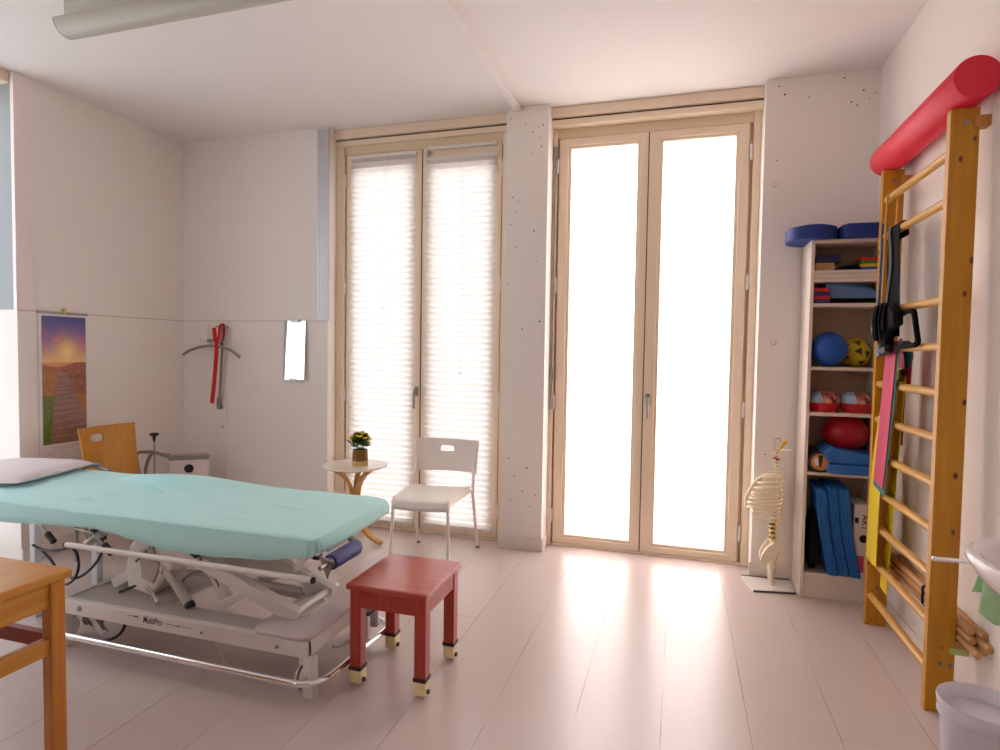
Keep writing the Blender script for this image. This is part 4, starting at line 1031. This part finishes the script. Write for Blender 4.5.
b.build('triangle_mark', plain('olive_mark', rgb(70,58,14),0.5), yb_, smooth=0)
# fourth compartment: red tubs with picture lids
z = top(3)
def lid_mat():
    m = base_mat('printed_photo_lid', (0.5,0.3,0.3), 0.3); k = NT(m); bs = k.n['Principled BSDF']
    tc = k.add('ShaderNodeTexCoord'); nz = k.add('ShaderNodeTexNoise'); nz.inputs['Scale'].default_value = 26; nz.inputs['Detail'].default_value = 4; k.link(tc.outputs['Object'], nz.inputs['Vector'])
    rp = k.add('ShaderNodeValToRGB'); e = rp.color_ramp.elements
    e[0].position = 0.38; e[0].color = (*rgb(96,40,36),1); e[1].position = 0.62; e[1].color = (*rgb(226,160,140),1)
    q = e.new(0.5); q.color = (*rgb(196,110,96),1)
    k.link(nz.outputs['Fac'], rp.inputs['Fac'])
    sp = k.add('ShaderNodeSeparateXYZ'); k.link(tc.outputs['Object'], sp.inputs['Vector'])
    n2 = k.add('ShaderNodeTexNoise'); n2.inputs['Scale'].default_value = 18; k.link(tc.outputs['Object'], n2.inputs['Vector'])
    ad = k.add('ShaderNodeMath', operation='MULTIPLY_ADD'); k.link(n2.outputs['Fac'], ad.inputs[0]); ad.inputs[1].default_value = 0.05; k.link(sp.outputs['X'], ad.inputs[2])
    lt = k.add('ShaderNodeMath', operation='LESS_THAN'); k.link(ad.outputs[0], lt.inputs[0]); lt.inputs[1].default_value = 0.005
    mx = k.add('ShaderNodeMix', data_type='RGBA'); k.link(lt.outputs[0], mx.inputs['Factor']); k.link(rp.outputs['Color'], mx.inputs['A']); mx.inputs['B'].default_value = (*rgb(150,170,196),1)
    k.link(mx.outputs['Result'], bs.inputs['Base Color']); return m
LID = lid_mat(); TUBR = plain('red_tub_plastic', rgb(190,18,32),0.35)
for x, lab in ((0.777,'red oval tub with a photo lid on the fourth shelf, beside the bookcase side panel'),(0.941,'red oval tub with a photo lid on the fourth shelf, beside the wall bars')):
    t = thing('tub', lab, 'tub', (x,3.70,z), 0, 'red tubs with photo lids')
    b = MB(); b.lathe([(0.0,0),(0.066,0),(0.079,0.03),(0.081,0.055),(0.0,0.055)],(0,0,0),32,sy=0.85); b.build('bowl', TUBR, t)
    b = MB(); b.lathe([(0.082,0.052),(0.083,0.058),(0.074,0.092),(0.05,0.110),(0.0,0.116)],(0,0,0),32,sy=0.85); b.build('lid', LID, t)
# fifth compartment
z = top(4)
b = MB(); b.ball((0.907,3.762,z+0.208),0.103,40,24,(1.14,0.98,1.0)); o = b.build('red_ball', plain('red_ball_rubber', rgb(178,14,34),0.35,vary=0.03)); tag(o,'large red ball lodged on the blue folded cushion in the bookcase','ball')
# folded blue cushion: two layers, hanging over the shelf edge
CUSH = plain('blue_cushion_vinyl', rgb(44,110,192),0.4,vary=0.04)
b = MB(); b.prism([(0.80,z+0.0),(1.01,z+0.0),(1.015,z+0.055),(0.79,z+0.055),(0.77,z+0.03)],3.585,3.84,'XZ'); b.prism([(0.79,z+0.058),(1.015,z+0.058),(1.018,z+0.112),(0.88,z+0.128),(0.80,z+0.150),(0.755,z+0.115)],3.585,3.84,'XZ')
o = b.build('folded_cushion', CUSH, bevel=0.012, seg=3, smooth=50); tag(o,'blue folded cushion on the fifth shelf under the red ball','cushion')
rm = thing('rolled_mat','dark rolled mat with an orange end on the fifth shelf of the bookcase','mat',(0.752,3.60,z+0.0595))
b = MB(); b.lathe([(0.050,0.0),(0.058,0.004),(0.058,0.22),(0.050,0.226)],(0,0,0),28,'Y'); b.build('outer_layer', plain('dark_plum_mat', rgb(44,34,52),0.6), rm)
b = MB(); b.lathe([(0.0,-0.004),(0.044,-0.003),(0.049,0.004)],(0,0,0),28,'Y'); b.build('core_end', plain('orange_end', rgb(206,130,50),0.5), rm)
b = MB(); b.prism([(-0.012,0.038),(0.012,0.038),(0.003,-0.03),(-0.003,-0.03)],-0.006,-0.003,'XZ'); b.build('black_mark', BLACK, rm, smooth=0)
b = MB(); b.prism([(-0.034,0.012),(-0.014,0.026),(-0.010,-0.015),(-0.024,-0.022)],-0.0055,-0.003,'XZ'); b.build('pale_mark', PILLOW, rm, smooth=0)
# bottom compartment
z = top(5)
b = MB(); b.lathe([(0.0,-0.03),(0.12,-0.03),(0.17,-0.014),(0.17,0.014),(0.12,0.03),(0.0,0.03)],(0,0,0),40,'X'); o = b.build('black_disc', BLACKF); o.location = (0.742,3.70,z+0.173); o.scale = (0.8,0.62,1); tag(o,'black round balance disc at the left of the lowest compartment','disc')
def mat_piece(x0, xb, label, z0, h, yf):
    b = MB(); sl = xb-x0
    def q(t): return x0+sl*t+0.012*math.sin(PI*t)*-1
    th = 0.053; n_ = 14; vs = []; fs = []
    for i in range(n_+1):
        t = i/n_; zz = z0+h*(1-t)
        for dx, dy in ((0,0.0),(th,0.0),(th,0.20),(0,0.20)): vs.append((q(t)+dx-(0.006 if t == 0 else 0), yf+dy, zz+ (0.0 if dy == 0 else 0.012)))
        if i:
            o_ = (i-1)*4
            for k_ in range(4): fs.append((o_+k_, o_+(k_+1)%4, o_+4+(k_+1)%4, o_+4+k_))
    fs += [(3,2,1,0), tuple(len(vs)-4+k_ for k_ in range(4))]
    b._add(vs,fs); t_ = b.build('blue_mat', CUSH, bevel=0.008, smooth=40)
    tag(t_, label, 'mat', 'blue mats standing on the lowest shelf')
    return t_
def ribmat():
    m = plain('blue_ribbed_foam', rgb(26,104,184),0.5); k = NT(m); bs = k.n['Principled BSDF']
    tc = k.add('ShaderNodeTexCoord'); wv = k.add('ShaderNodeTexWave', bands_direction='X'); wv.inputs['Scale'].default_value = 34; wv.inputs['Distortion'].default_value = 0.6
    k.link(tc.outputs['Object'], wv.inputs['Vector']); bp = k.add('ShaderNodeBump'); bp.inputs['Strength'].default_value = 0.8; bp.inputs['Distance'].default_value = 0.006
    k.link(wv.outputs['Fac'], bp.inputs['Height']); k.link(bp.outputs['Normal'], bs.inputs['Normal']); return m
CUSH2 = ribmat()
for x0, xb, lab, dz, yf in ((0.738,0.812,'blue folded mat leaning on the lowest shelf, beside the black disc',0.0,3.600),(0.793,0.867,'blue folded mat leaning on the lowest shelf, middle of the three',0.012,3.606),(0.848,0.922,'blue folded mat leaning on the lowest shelf, beside the white box',0.008,3.602)):
    o = mat_piece(x0, xb, lab, z+0.0, 0.475+dz, yf); o.data.materials[0] = CUSH2
pb = thing('printed_box','white printed cardboard box beside the blue mats on the lowest shelf','box',(0.966,3.67,z))
b = MB(); b.box((-0.034,-0.045,0.0),(0.045,0.15,0.40)); b.build('carton', plain('white_card', rgb(222,210,196),0.55), pb, smooth=0, bevel=0.002)
b = MB()
b.box((-0.0345,0.0,0.28),(-0.0335,0.06,0.30)); b.box((-0.0345,0.0,0.25),(-0.0335,0.08,0.262))
b.cyl((0.016,-0.0456,0.215),(0.016,-0.0448,0.215),0.022,20); b.box((-0.03,-0.0456,0.30),(-0.012,-0.0448,0.33))
b.build('print_mark', BLACK, pb, smooth=0)
b = MB(); b.box((-0.018,-0.0456,0.03),(0.02,-0.0448,0.12)); b.build('pink_print', plain('pink_print', rgb(214,60,90),0.5), pb, smooth=0)
text_part('lettering','ART',0.045, BLACK, pb, Matrix.Translation((0.018,-0.0456,0.305)) @ Matrix.Rotation(PI/2,4,'X') @ Matrix.Rotation(-PI/2,4,'Z'))

# ------------------------------------------------------------------ wall bars
wbx0, wbx1 = 0.930, 1.022; yN, yF, wz = 2.60, 3.358, 2.262
bars = thing('gymnastic_bars','tall pine wall bars with round rungs on the right wall','wall bars',((wbx0+wbx1)/2,(yN+yF)/2,0))
def VP(mb, name, mat, par=None, **kw):
    o = mb.build(name, mat, None, **kw); place(o, bars.location); o.parent = par or bars; return o
for y in (yN, yF):
    b = MB(); b.box((wbx0,y,0),(wbx1,y+0.038,wz)); po_ = VP(b, 'post', PINE, smooth=0, bevel=0.003)
    b = MB()
    for x in (0.978,1.008): b.lathe([(0.0,-0.003),(0.008,-0.003),(0.009,0.0)],(x,y,2.208),12,'Y')
    for x, z_ in ((0.975,0.19),(1.01,0.188)): b.lathe([(0.0,-0.003),(0.007,-0.003),(0.008,0.0)],(x,y,z_),12,'Y')
    VP(b, 'screw', STEEL, po_)
for z_ in (0.152,0.333,0.514,0.687,0.864,1.040,1.215,1.391,1.569,1.938,2.114):
    b = MB(); b.lathe([(0.0165,0.0),(0.0175,0.05),(0.0175,0.69),(0.0165,yF-yN-0.036)],(0.952,yN+0.037,z_),18,'Y'); VP(b, 'rung', RUNG)
for y in (yN+0.02, yF+0.02):
    for z_ in (2.21,0.245):
        h_ = 0.02 if z_ > 1 else 0.013
        b = MB(); b.box((wbx1-0.02,y-(0.03 if z_ > 1 else 0.022),z_-h_),(xr(z_)-0.0005-(0 if z_ > 1 else 0.012),y+0.018,z_+h_)); VP(b, 'wall_bracket', BEECH if z_ > 1 else plain('green_bracket', rgb(176,190,110),0.5), smooth=0, bevel=0.002)

# foam roller lying on the posts
b = MB(); b.lathe([(0.0,0.0),(0.072,0.0),(0.075,0.004),(0.075,0.966),(0.072,0.97),(0.0,0.97)],(0,0,0),48,'Y'); fo = b.build('foam_roller', FOAMRED, smooth=40)
fo.location = (0.976,2.515,wz+0.0758); tag(fo,'long red foam roller lying across the top of the wall bars','foam roller')

# straps and elastic bands on the far end of the rungs
def band(name, label, pts, w, mat, ax=(1,0,0), cat='band', th=0.0015, grp=None):
    b = MB(); ribbon(b, sm(pts,5), w, ax, th); o = b.build(name, mat, smooth=60, fixn=True); tag(o, label, cat, grp); return o
YA = (0,1,0)
band('black_strap','wide black suspension strap hanging from the second rung of the wall bars',
     [(0.972,3.175,1.90),(0.964,3.175,1.957),(0.945,3.175,1.961),(0.9335,3.175,1.93),(0.931,3.165,1.78),(0.929,3.145,1.60),(0.930,3.14,1.44)], [0.135]*15+[0.135+0.06*i/15 for i in range(1,17)], BLACKF, YA, 'strap')
band('grey_strap','narrow dark grey strap lying over the wide black strap on the wall bars',
     [(0.930,3.215,1.958),(0.926,3.215,1.92),(0.924,3.175,1.78),(0.922,3.205,1.60),(0.922,3.20,1.43)], 0.035, plain('dark_grey_webbing', rgb(60,60,62),0.7), YA, 'strap')
cb = thing('buckle_bundle','black bundle of straps and buckles hanging at mid height from the wall bars','strap',(0.90,3.125,1.5)); cb.scale = (1,0.86,1)
b = MB(); b.prism([(0.10,0.085),(0.03,0.10),(-0.04,0.095),(-0.12,0.075),(-0.20,0.045),(-0.21,-0.015),(-0.11,-0.03),(-0.07,-0.10),(-0.01,-0.105),(0.05,-0.085),(0.085,-0.06),(0.112,-0.01)],-0.022,0.018,'YZ')
b.build('pouch', BLACKF, cb, bevel=0.014, seg=3, smooth=60)
for y, x in ((0.075,-0.026),(0.03,-0.029),(-0.03,-0.027),(-0.09,-0.026)):
    b = MB(); ribbon(b, sm([(x,y,0.085),(x-0.006,y+0.012,0.02),(x-0.003,y+0.006,-0.04),(x+0.002,y,-0.075 if y > -0.05 else -0.03)],5), 0.038, (0.15,1,0), 0.003); b.build('webbing', BLACKF, cb, smooth=60)
b = MB(); b.ball((-0.020,0.112,-0.022),0.030,16,10,(0.5,0.9,1.0)); b.build('ball_end', BLACK, cb)
b = MB(); b.box((-0.022,0.012,-0.150),(0.0,0.072,-0.095)); b.build('grey_buckle', plain('slate_buckle', rgb(92,104,120),0.5), cb, bevel=0.006)
b = MB(); b.tube([(-0.008,-0.10,-0.115),(-0.010,-0.05,-0.125),(-0.010,0.0,-0.12)],0.020,10); b.build('cam_roll', BLACK, cb)
b = MB(); b.tube(rounded_path([(0.020,-0.12,0.03),(0.022,-0.22,0.045),(0.022,-0.315,0.040),(0.022,-0.385,-0.088),(0.020,-0.36,-0.100),(0.016,-0.05,-0.110),(0.012,-0.02,-0.09)],0.012,4),0.0115,8); b.build('handle_loop', BLACKF, cb)
def over(z, zf, zb_, y0, y1, yb2, d=0.0, mf=0.45):
    """drape over a rung: back strand, over the top, front strand"""
    return [(0.974+d,yb2,zb_),(0.973+d,y0,z-0.01),(0.966+d*.6,y0,z+0.0165+d),(0.952,y0,z+0.0205+d),(0.936-d*.6,y0,z+0.0145+d),(0.9315-d,y0+(y1-y0)*0.05,z-0.02),(0.928-d,y0+(y1-y0)*mf,z-(z-zf)*0.5),(0.926-d,y1,zf)]
band('yellow_band','yellow elastic band looped over a rung behind the pink band', over(1.215,0.345,0.215,3.135,3.285,3.262,0.001,0.85), [0.095]*8+[0.150]*28, plain('yellow_latex', rgb(226,196,16),0.45), YA)
band('teal_band','teal elastic band showing at the edges of the pink band', over(1.391,0.715,1.36,3.105,3.204,3.13,0.004), 0.164, plain('teal_latex', rgb(14,120,116),0.45), YA)
band('pink_band','raspberry pink elastic band hanging in front of the teal band', over(1.391,0.745,1.20,3.108,3.198,3.12,0.009), 0.140, plain('pink_latex', rgb(196,38,86),0.45), YA)
band('red_band','dark red elastic band hanging behind the rungs of the wall bars', [(0.990,3.195,1.385),(0.996,3.195,1.2),(0.996,3.20,0.94)], 0.085, plain('dark_red_latex', rgb(146,14,26),0.45), YA)
band('black_band','black elastic band with a dark green end hanging behind the rungs', [(0.9785,3.19,1.20),(0.9785,3.19,1.0),(0.9785,3.20,0.83),(0.9785,3.20,0.76)], 0.06, plain('black_green_latex', rgb(14,34,30),0.5), YA)
band('blue_band','narrow blue band hanging in front of the far post of the wall bars', [(0.940,3.352,2.0),(0.938,3.348,1.85),(0.935,3.345,1.72),(0.931,3.342,1.60)], 0.017, plain('blue_band_cloth', rgb(48,104,160),0.6), (1,0,0))
b = MB(); b.tube(sm([(0.971,3.285,1.95),(0.974,3.285,2.10),(0.962,3.285,2.136),(0.944,3.285,2.135),(0.931,3.285,2.11),(0.929,3.288,1.9),(0.927,3.29,1.6)]),0.0045,8)
o = b.build('orange_cord', plain('orange_cord', rgb(216,150,40),0.5)); tag(o,'thin orange cord looped over the top rung of the wall bars','cord')

# wooden poles stored behind the wall bars
pr_ = 0.0142
k_ = 0
for xi, zi, dy in ((0,0,-0.03),(1,0,0.0),(0,1,0.02),(1,1,-0.04),(0,2,0.03),(1,2,0.0)):
    L = 1.02; x = 1.038+xi*0.0287; z_ = 0.300+zi*0.0290
    b = MB(); b.lathe([(0.0,0.0),(pr_*0.8,0.0),(pr_-0.0002,0.004),(pr_-0.0002,L-0.004),(pr_*0.8,L),(0.0,L)],(0,0,0),8 if False else 14,'Y')
    o = b.build('wooden_pole', POLEW, smooth=50); o.location = (x,2.49+dy,z_)
    tag(o,'wooden gymnastic pole in the strapped bundle stored behind the wall bars','pole','wooden poles behind the wall bars')
for y in (2.78,2.92):
    b = MB(); b.ring_prism(rrect(1.0225,0.2845,1.0818,0.3735,0.012), rrect(1.0237,0.2857,1.0810,0.3723,0.012), y, y+0.022, 'XZ'); o = b.build('pole_strap', BLACKF, smooth=40); tag(o,'black strap round the bundle of wooden poles, '+('nearer the near post' if y < 2.8 else 'nearer the far post'),'strap','straps round the poles')
GB = BEECH
for y0 in (2.60,3.33):
    b = MB(); b.box((1.020,y0,0.250),(1.076,y0+0.03,0.284)); VP(b, 'wall_bracket', GB, smooth=0)

# ------------------------------------------------------------------ wash basin, towel rail, towel, bucket
wbz = 0.865
ws = thing('wash_basin','white ceramic wash basin on the right wall above the bucket','basin',(1.076,1.655,wbz))
b = MB(); prof = []
def bas(k, a):
    """outline scale k (0..1) at angle a (90..270 deg): half super-ellipse sticking out of the wall"""
    c, s = math.cos(a), math.sin(a); e = 0.75
    return Vector((-abs(c)**e*0.385*k, math.copysign(abs(s)**e,s)*0.275*(0.35+0.65*k) if k < 1 else math.copysign(abs(s)**e,s)*0.275, 0))
rows = [(0.30,-0.155),(0.55,-0.145),(0.78,-0.11),(0.93,-0.055),(1.0,-0.012),(1.0,0.0),(0.985,0.006),(0.95,0.004),(0.90,-0.01),(0.80,-0.07),(0.55,-0.115),(0.2,-0.125),(0.02,-0.126)]
nA = 40; vs = []; fs = []
for k2, z_ in rows:
    for i in range(nA+1):
        p = bas(k2, PI/2+PI*i/nA); vs.append((p.x-0.0, p.y, z_))
for j in range(len(rows)-1):
    for i in range(nA): fs.append((j*(nA+1)+i,j*(nA+1)+i+1,(j+1)*(nA+1)+i+1,(j+1)*(nA+1)+i))
b._add(vs,fs); b.build('bowl', plain('white_ceramic', rgb(238,228,228),0.08,vary=0.005), ws, smooth=60)
b = MB(); b.tube([(-0.18,0,-0.15),(-0.18,0,-0.30),(-0.10,0,-0.33),(0.0,0,-0.33)],0.018,12); b.build('drain_pipe', CHROME, ws)
b = MB(); b.cyl((-0.06,0,0.0),(-0.06,0,0.11),0.018,14); b.tube([(-0.06,0,0.10),(-0.12,0,0.12),(-0.17,0,0.10)],0.011,12); b.build('tap', CHROME, ws)
tr = thing('towel_rail','thin chrome towel rail sticking out of the right wall beyond the wash basin','rail',(1.076,1.97,0.775))
b = MB(); b.cyl((-0.362,0,0.0),(0.0,0,0.0),0.0065,12); b.ball((-0.363,0,0.0),0.0075,12,8); b.build('rod', CHROME, tr)
b = MB(); b.cyl((-0.008,0,0),(0.0,0,0),0.022,16); b.build('rosette', CHROME, tr)
b = MB()
def tw(u, v):
    """u along the rail, v down front, over the rail and down the back"""
    x = 0.835+0.20*u; s = (v-0.5)*2
    lf, lb = 0.13+0.02*math.sin(u*9)+0.05*u, 0.09
    yy = 1.97+ (-(0.011+0.012*abs(s)*(1+math.sin(u*11))) if s < 0 else 0.011+0.008*abs(s)*(1+math.sin(u*9)))
    if abs(s) < 0.12: a = s/0.12*PI/2; return Vector((x,1.97+0.011*math.sin(a),0.775+0.011*math.cos(a)))
    d = (abs(s)-0.12)/0.88
    x -= 0.02*d*(1-u)
    return Vector((x,yy,0.775-d*(lf if s < 0 else lb)))
b.grid(tw, 26, 30); o = b.build('towel', plain('mint_green_towel', rgb(186,228,176),0.9,vary=0.05,bump=0.4,bscale=200,sheen=0.3), smooth=180, solid=0.004, fixn=False); tag(o,'light green towel hanging over the chrome rail below the wash basin','towel')
bk_ = thing('bucket','white translucent plastic bucket on the floor under the wash basin','bucket',(0.948,2.205,0))
BUCK = plain('milky_plastic', rgb(242,236,244),0.3); BUCK.node_tree.nodes['Principled BSDF'].inputs['Transmission Weight'].default_value = 0.35
b = MB(); b.lathe([(0.0,0.0),(0.096,0.0),(0.100,0.006),(0.112,0.225),(0.118,0.23),(0.122,0.255),(0.120,0.262),(0.116,0.258),(0.108,0.225),(0.097,0.012),(0.0,0.01)],(0,0,0),48); b.build('shell', BUCK, bk_, smooth=45)
b = MB(); b.lathe([(0.1115,0.205),(0.119,0.207),(0.119,0.213),(0.112,0.216)],(0,0,0),48); b.build('collar', BUCK, bk_, smooth=45)

# ------------------------------------------------------------------ spine model
sk = thing('skeleton_model','small bone-coloured spine and rib cage model on a flat stand beside the bookcase','skeleton model',(0.545,3.742,0))
so = Vector((0.545,3.742,0))
def SP(mb, name, mat, par=None, **kw): return mb.build(name, mat, par or sk, **kw)
def spx(z):
    T = [(0.05,0.0),(0.12,0.012),(0.20,0.018),(0.28,-0.004),(0.36,-0.008),(0.45,0.008),(0.55,0.024),(0.63,0.020),(0.70,0.002),(0.76,-0.004),(0.82,0.004)]
    for (a, xa), (c, xc) in zip(T, T[1:]):
        if a <= z <= c: t = (z-a)/(c-a); t = t*t*(3-2*t); return xa+(xc-xa)*t
    return 0
b = MB(); b.prism([(-0.157,0.108),(-0.108,-0.128),(0.118,-0.085),(0.118,0.118)],0.0,0.006,'XY'); bp_ = SP(b, 'base_plate', plain('white_stand_plate', rgb(226,220,216),0.25), smooth=0)
b = MB(); b.bar((-0.108,-0.128,0.005),(0.118,-0.085,0.005),0.008,0.01); SP(b, 'edge_rod', plain('dark_steel_rod', rgb(96,88,88),0.4,metal=0.6), bp_, smooth=0); b = MB(); b.bar((-0.157,0.108,0.005),(0.118,0.118,0.005),0.008,0.01); SP(b, 'edge_rod', plain('dark_steel_rod', rgb(96,88,88),0.4,metal=0.6), bp_, smooth=0)
b = MB(); b.tube([(spx(z)+0.010,0,z) for z in [0.004+0.8*i/30 for i in range(31)]],0.004,8); SP(b, 'support_rod', STEEL)
b = MB(); b.tube(rounded_path([(-0.004,0,0.795),(-0.004,0,0.865),(0.026,0,0.872),(0.028,0,0.850)],0.012),0.003,8); SP(b, 'hanging_hook', STEEL)
# vertebrae
zs_ = [0.275,0.303,0.331,0.357,0.381]+[0.404+0.0212*i for i in range(12)]+[0.656+0.0195*i for i in range(7)]
for i, z_ in enumerate(zs_):
    t = i/23; r = 0.0185-0.0085*t; h = (0.019 if i < 5 else 0.0155 if i < 17 else 0.0125)
    x = spx(z_); b = MB()
    b.lathe([(0.0,-h/2),(r*0.96,-h/2),(r*0.82,0),(r*0.96,h/2),(0.0,h/2)],(x,0,z_),16,sx=0.8)
    sl = 0.020 if 5 <= i < 17 else 0.008
    b.bar((x+r*0.7,0,z_),(x+r+0.026-0.006*t,0,z_-sl),0.006,0.010)
    for sy in (-1,1):
        b.bar((x+r*0.6,sy*0.004,z_),(x+r*0.9,sy*(0.028-0.012*t),z_+0.003),0.006,0.008)
        b.ball((x+r+0.004,sy*0.009,z_-0.006),0.006,8,6,(0.8,0.8,1.4))
    SP(b, 'vertebra', BONE if i != 22 else plain('rust_red_bone', rgb(176,86,52),0.5), bevel=0.001)
DISCM = plain('dark_disc', rgb(74,62,40),0.5)
for z_ in (0.289,0.317,0.344,0.369):
    b = MB(); b.lathe([(0.0,-0.0045),(0.0185,-0.0045),(0.0195,0),(0.0185,0.0045),(0.0,0.0045)],(spx(z_),0,z_),16,sx=0.8); SP(b, 'lumbar_disc', DISCM)
b = MB()
for z_ in (0.300,0.335,0.362):
    for sy in (-1,1): b.tube([(spx(z_)+0.012,sy*0.004,z_),(spx(z_)+0.004,sy*0.022,z_-0.004),(spx(z_)-0.012,sy*0.026,z_-0.016)],0.0042,8)
b.tube([(spx(z_)+0.019,0,z_) for z_ in [0.28+0.12*i/8 for i in range(9)]],0.006,8)
SP(b, 'nerve', YELLOWN)
# ribs
for k2 in range(10):
    zp = 0.652-0.0245*k2; wid = (0.040,0.058,0.070,0.078,0.083,0.086,0.086,0.082,0.074,0.062)[k2]; ant = (-0.062,-0.090,-0.110,-0.124,-0.136,-0.144,-0.146,-0.138,-0.116,-0.078)[k2]
    drop = (0.012,0.022,0.030,0.036,0.040,0.043,0.044,0.050,0.055,0.055)[k2]
    for sy in (-1,1):
        pth = []
        x0 = spx(zp)+0.012; a_end = 0.93 if k2 < 7 else 0.80 if k2 < 9 else 0.55
        for i in range(23):
            t = i/22*a_end; a = PI*t
            xm = (x0+ant)/2; rx = (x0-ant)/2
            x = xm+rx*math.cos(a)+0.016*math.sin(min(PI,a*2.2))*(1 if a < 1.4 else 0); y = sy*(0.006+wid*math.sin(a)**0.8)
            z_ = zp-drop*t**1.1+0.010*math.sin(PI*t)*0
            pth.append((x,y,z_))
        b = MB(); b.tube(pth,[0.0060+0.0016*math.sin(PI*i/22) for i in range(23)],8); SP(b, 'rib', BONE)
b = MB()
st_pts = [(-0.060,0,0.645),(-0.084,0,0.620),(-0.108,0,0.590),(-0.126,0,0.558),(-0.142,0,0.525),(-0.150,0,0.495),(-0.148,0,0.460)]
b.tube(st_pts,[0.010,0.015,0.012,0.012,0.013,0.012,0.006],10); SP(b, 'sternum', BONE)
b = MB(); rb = random.Random(9)
for sy in (-1,1):
    for i in range(5):
        z_ = 0.53-0.028*i; b.tube([(-0.128,sy*0.006,0.50-0.004*i),(-0.128+0.01*i,sy*(0.02+0.008*i),z_-0.012),(-0.112+0.016*i,sy*(0.045+0.006*i),z_-0.022)],0.0052,8)
SP(b, 'costal_cartilage', plain('pale_cartilage', rgb(232,220,196),0.4))
# collar bones
for sy in (-1,1):
    b = MB(); b.tube([(-0.055,sy*0.01,0.655),(-0.035,sy*0.035,0.662),(-0.012,sy*0.06,0.660)],0.0045,8); SP(b, 'collar_bone', BONE)
# pelvis
b = MB(); b.prism([(-0.006,0.268),(0.030,0.268),(0.050,0.235),(0.050,0.20),(0.040,0.155),(0.030,0.158),(0.018,0.21)],-0.024,0.024,'XZ'); SP(b, 'sacrum', BONE, bevel=0.007, seg=3)
for sy in (-1,1):
    M = Matrix.Translation((0,sy*0.045,0)) @ Matrix.Rotation(sy*math.radians(-14),4,'X')
    b = MB()
    ol = [(0.004,0.278),(0.036,0.262),(0.054,0.232),(0.054,0.205),(0.044,0.170),(0.034,0.140),(0.014,0.128),(-0.006,0.138),(-0.026,0.142),(-0.060,0.150),(-0.064,0.164),(-0.060,0.196),(-0.046,0.228),(-0.022,0.262)]
    il = [(0.014+0.012*math.cos(2*PI*i/14+1.35),0.158+0.010*math.sin(2*PI*i/14+1.35)) for i in range(14)]
    b.ring_prism(ol, il, -0.009+sy*0.012, 0.009+sy*0.012, 'XZ', Matrix.Rotation(sy*math.radians(-9),4,'X'))
    SP(b, 'hip_bone', BONE, bevel=0.005, seg=3, smooth=60)
    b = MB(); b.tube([(-0.004,sy*0.030,0.150),(-0.006,sy*0.042,0.140),(-0.004,sy*0.050,0.122),(-0.004,sy*0.048,0.100),(-0.002,sy*0.046,0.060),(0.0,sy*0.045,0.022)],[0.017,0.019,0.019,0.013,0.0115,0.0125],12); SP(b, 'thigh_stub', BONE)
# skull base plate and yellow brain stem
b = MB(); b.lathe([(0.0,-0.003),(0.030,-0.002),(0.036,0.004),(0.030,0.006),(0.0,0.004)],(0.052,0,0.800),24,sx=1.0,sy=0.9); SP(b, 'skull_base', BONE)
b = MB(); b.tube([(0.008,0,0.785),(0.028,0,0.815),(0.052,0,0.850),(0.060,0,0.856)],[0.005,0.007,0.013,0.008],12); SP(b, 'brain_stem', YELLOWN)

# ------------------------------------------------------------------ daylight
w = bpy.data.worlds.new('sky'); scene.world = w; w.use_nodes = True
nt = w.node_tree; bg = nt.nodes['Background']
tc = nt.nodes.new('ShaderNodeTexCoord'); sp = nt.nodes.new('ShaderNodeSeparateXYZ'); rp = nt.nodes.new('ShaderNodeValToRGB')
mr_ = nt.nodes.new('ShaderNodeMapRange'); mr_.inputs['From Min'].default_value = -1; mr_.inputs['From Max'].default_value = 1
nt.links.new(tc.outputs['Generated'], sp.inputs['Vector']); nt.links.new(sp.outputs['Z'], mr_.inputs['Value']); nt.links.new(mr_.outputs['Result'], rp.inputs['Fac'])
e = rp.color_ramp.elements
e[0].position = 0.40; e[0].color = (0.42,0.40,0.40,1); e[1].position = 0.56; e[1].color = (1.0,0.97,0.965,1)
nt.links.new(rp.outputs['Color'], bg.inputs['Color']); bg.inputs['Strength'].default_value = 3.6

scene.view_settings.view_transform = 'Standard'
scene.view_settings.look = 'None'
scene.view_settings.exposure = 1.3
scene.view_settings.gamma = 1.0
scene.view_settings.use_curve_mapping = False
scene.cycles.use_denoising = True
scene.cycles.max_bounces = 10
scene.cycles.diffuse_bounces = 6
